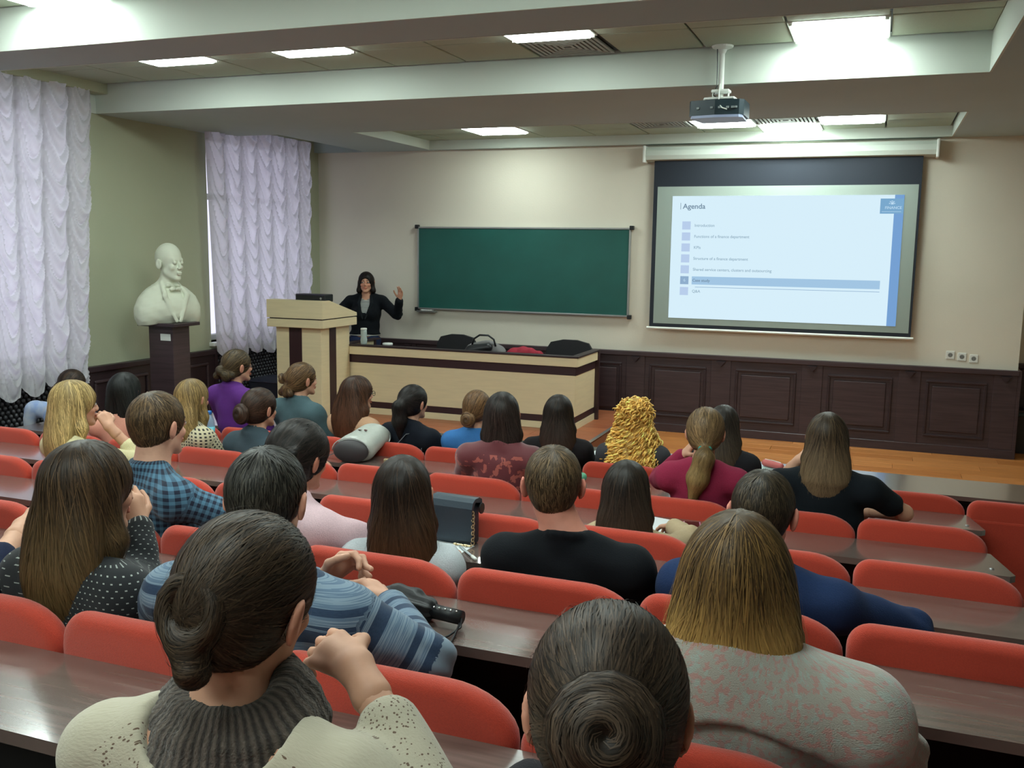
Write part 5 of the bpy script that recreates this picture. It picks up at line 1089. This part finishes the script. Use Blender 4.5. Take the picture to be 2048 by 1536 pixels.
m_pet = mat('pet_plastic', lin((150, 172, 200)), .12, alpha=.55, spec=.8)
MB().lathe([(.028, .0), (.033, .01), (.033, .07), (.031, .075), (.033, .12), (.030, .145), (.016, .175), (.0125, .185)], seg=24).build('bottle_body', m_pet, t, True); MB().lathe([(.0335, .045), (.0335, .105)], seg=24).build('bottle_label', mat('label_teal', lin((110, 190, 206)), .5), t, True); MB().lathe([(.015, .186), (.016, .188), (.016, .205), (.014, .208)], seg=24).build('bottle_cap', mat('cap_blue', lin((36, 110, 190)), .4), t, True)
# bags on the lecture table
t = empty('handbag', (-3.72, 8.98, zt), math.radians(6), 'grey and black handbag with arched handle behind the lecture table edge', 'handbag')
sdf_mesh('bag_body', [('c', (-.12, 0, .09), (.14, .03, .08), .085, .08), ('e', (.02, 0, .13), (.15, .07, .07))], .010, mat('grey_felt', lin((120, 118, 118)), .85), t, k=.03, dis=lambda V: wav(V, 30, 3)*.005)
sdf_mesh('black_panel', [('c', (-.13, -.06, .10), (.06, -.07, .14), .055, .045), ('c', (-.2, -.02, .05), (-.1, -.05, .10), .05, .05)], .010, m_black, t, k=.03)
MB().tube([(-.12, -.04, .16), (-.10, -.04, .22), (-.04, -.04, .26), (.05, -.04, .26), (.11, -.04, .22), (.13, -.04, .15)], .010, 8).build('bag_handle', m_black, t, True)
o = sdf_mesh('folded_scarf', [('c', (-.14, 0, .05), (.14, 0, .05), .07, .06), ('e', (0, .02, .09), (.12, .07, .05))], .010, mat('crimson_cloth', lin((150, 34, 52)), .9), None, k=.03, dis=lambda V: wav(V, 50, 6)*.008); o.location = (-3.26, 8.95, zt+.02); tag(o, 'crimson scarf lying on the lecture table beside the handbag', 'scarf')
for i, (x, w) in enumerate([(-4.33, .24), (-3.02, .26)]):
    t = empty('office_chair', (x, 9.52, .18), 0, ['dark chair back behind the left half of the lecture table', 'dark chair back behind the right end of the lecture table'][i], 'chair', 'chairs behind the lecture table')
    b = MB(); b.prism([(-w, .42), (w, .42), (w, .66), (w*.8, .74), (w*.3, .77), (-w*.3, .77), (-w*.8, .74), (-w, .66)], .12, .16, axis=1); b.build('backrest', mat('chair_black', lin((26, 26, 30)), .6), t)
    MB().box((-w, -.25, .40), (w, .12, .45), .02).build('seat', MATS['chair_black'], t); MB().cyl((0, -.06, .04), (0, -.06, .40), .025).box((-.22, -.08, .0), (.22, -.04, .04)).box((-.02, -.28, 0), (.02, .16, .04)).build('pedestal_base', m_black, t)
# coat left on the left end of the front row
o = sdf_mesh('draped_coat', [('c', (-.20, 0, -.04), (.16, 0, -.06), .06, .07), ('c', (-.22, -.02, -.05), (-.24, -.05, -.30), .05, .04), ('c', (.0, -.02, -.06), (.02, -.05, -.30), .07, .06)], .009, mat('pale_blue_coat', lin((118, 146, 196)), .85, noise=.4, nscale=(9, 9, 9), col2=lin((190, 194, 196))), None, k=.04, dis=lambda V: wav(V, 40, 7)*.010)
o.location = (-5.42, 5.13, .745); tag(o, 'pale blue and white jacket draped over the leftmost front seats', 'jacket')
o = sdf_mesh('striped_bag', [('c', (-.08, 0, .10), (.08, .0, .12), .08, .06, (1, .6, 1))], .007, PAT['whstripe'], None, k=.02, pc=lambda V: V[:, [0, 2, 1]]); o.location = (-2.42, 5.95, .57); tag(o, 'white and grey striped bag on the front desk left of the blue top', 'bag')
o = MB().strip([(0, 0, 0), (.04, .02, .002), (.09, .03, .003), (.12, .05, .003)], .006, (0, 1, 0), .003).build('green_cord', mat('green_cord', lin((20, 120, 50)), .5)); o.location = (-.62, 1.26, 1.071); tag(o, 'thin green cord on the desk beside the cream sleeve', 'cord')
o = MB().box((-.07, -.03, 0), (.07, .03, .012), .004).build('clear_case', mat('clear_blue_case', lin((70, 96, 120)), .2, alpha=.8)); o.location = (-.50, 1.18, 1.071); o.rotation_euler = (0, 0, -.1); tag(o, 'translucent blue case on the desk at the bottom edge', 'case')
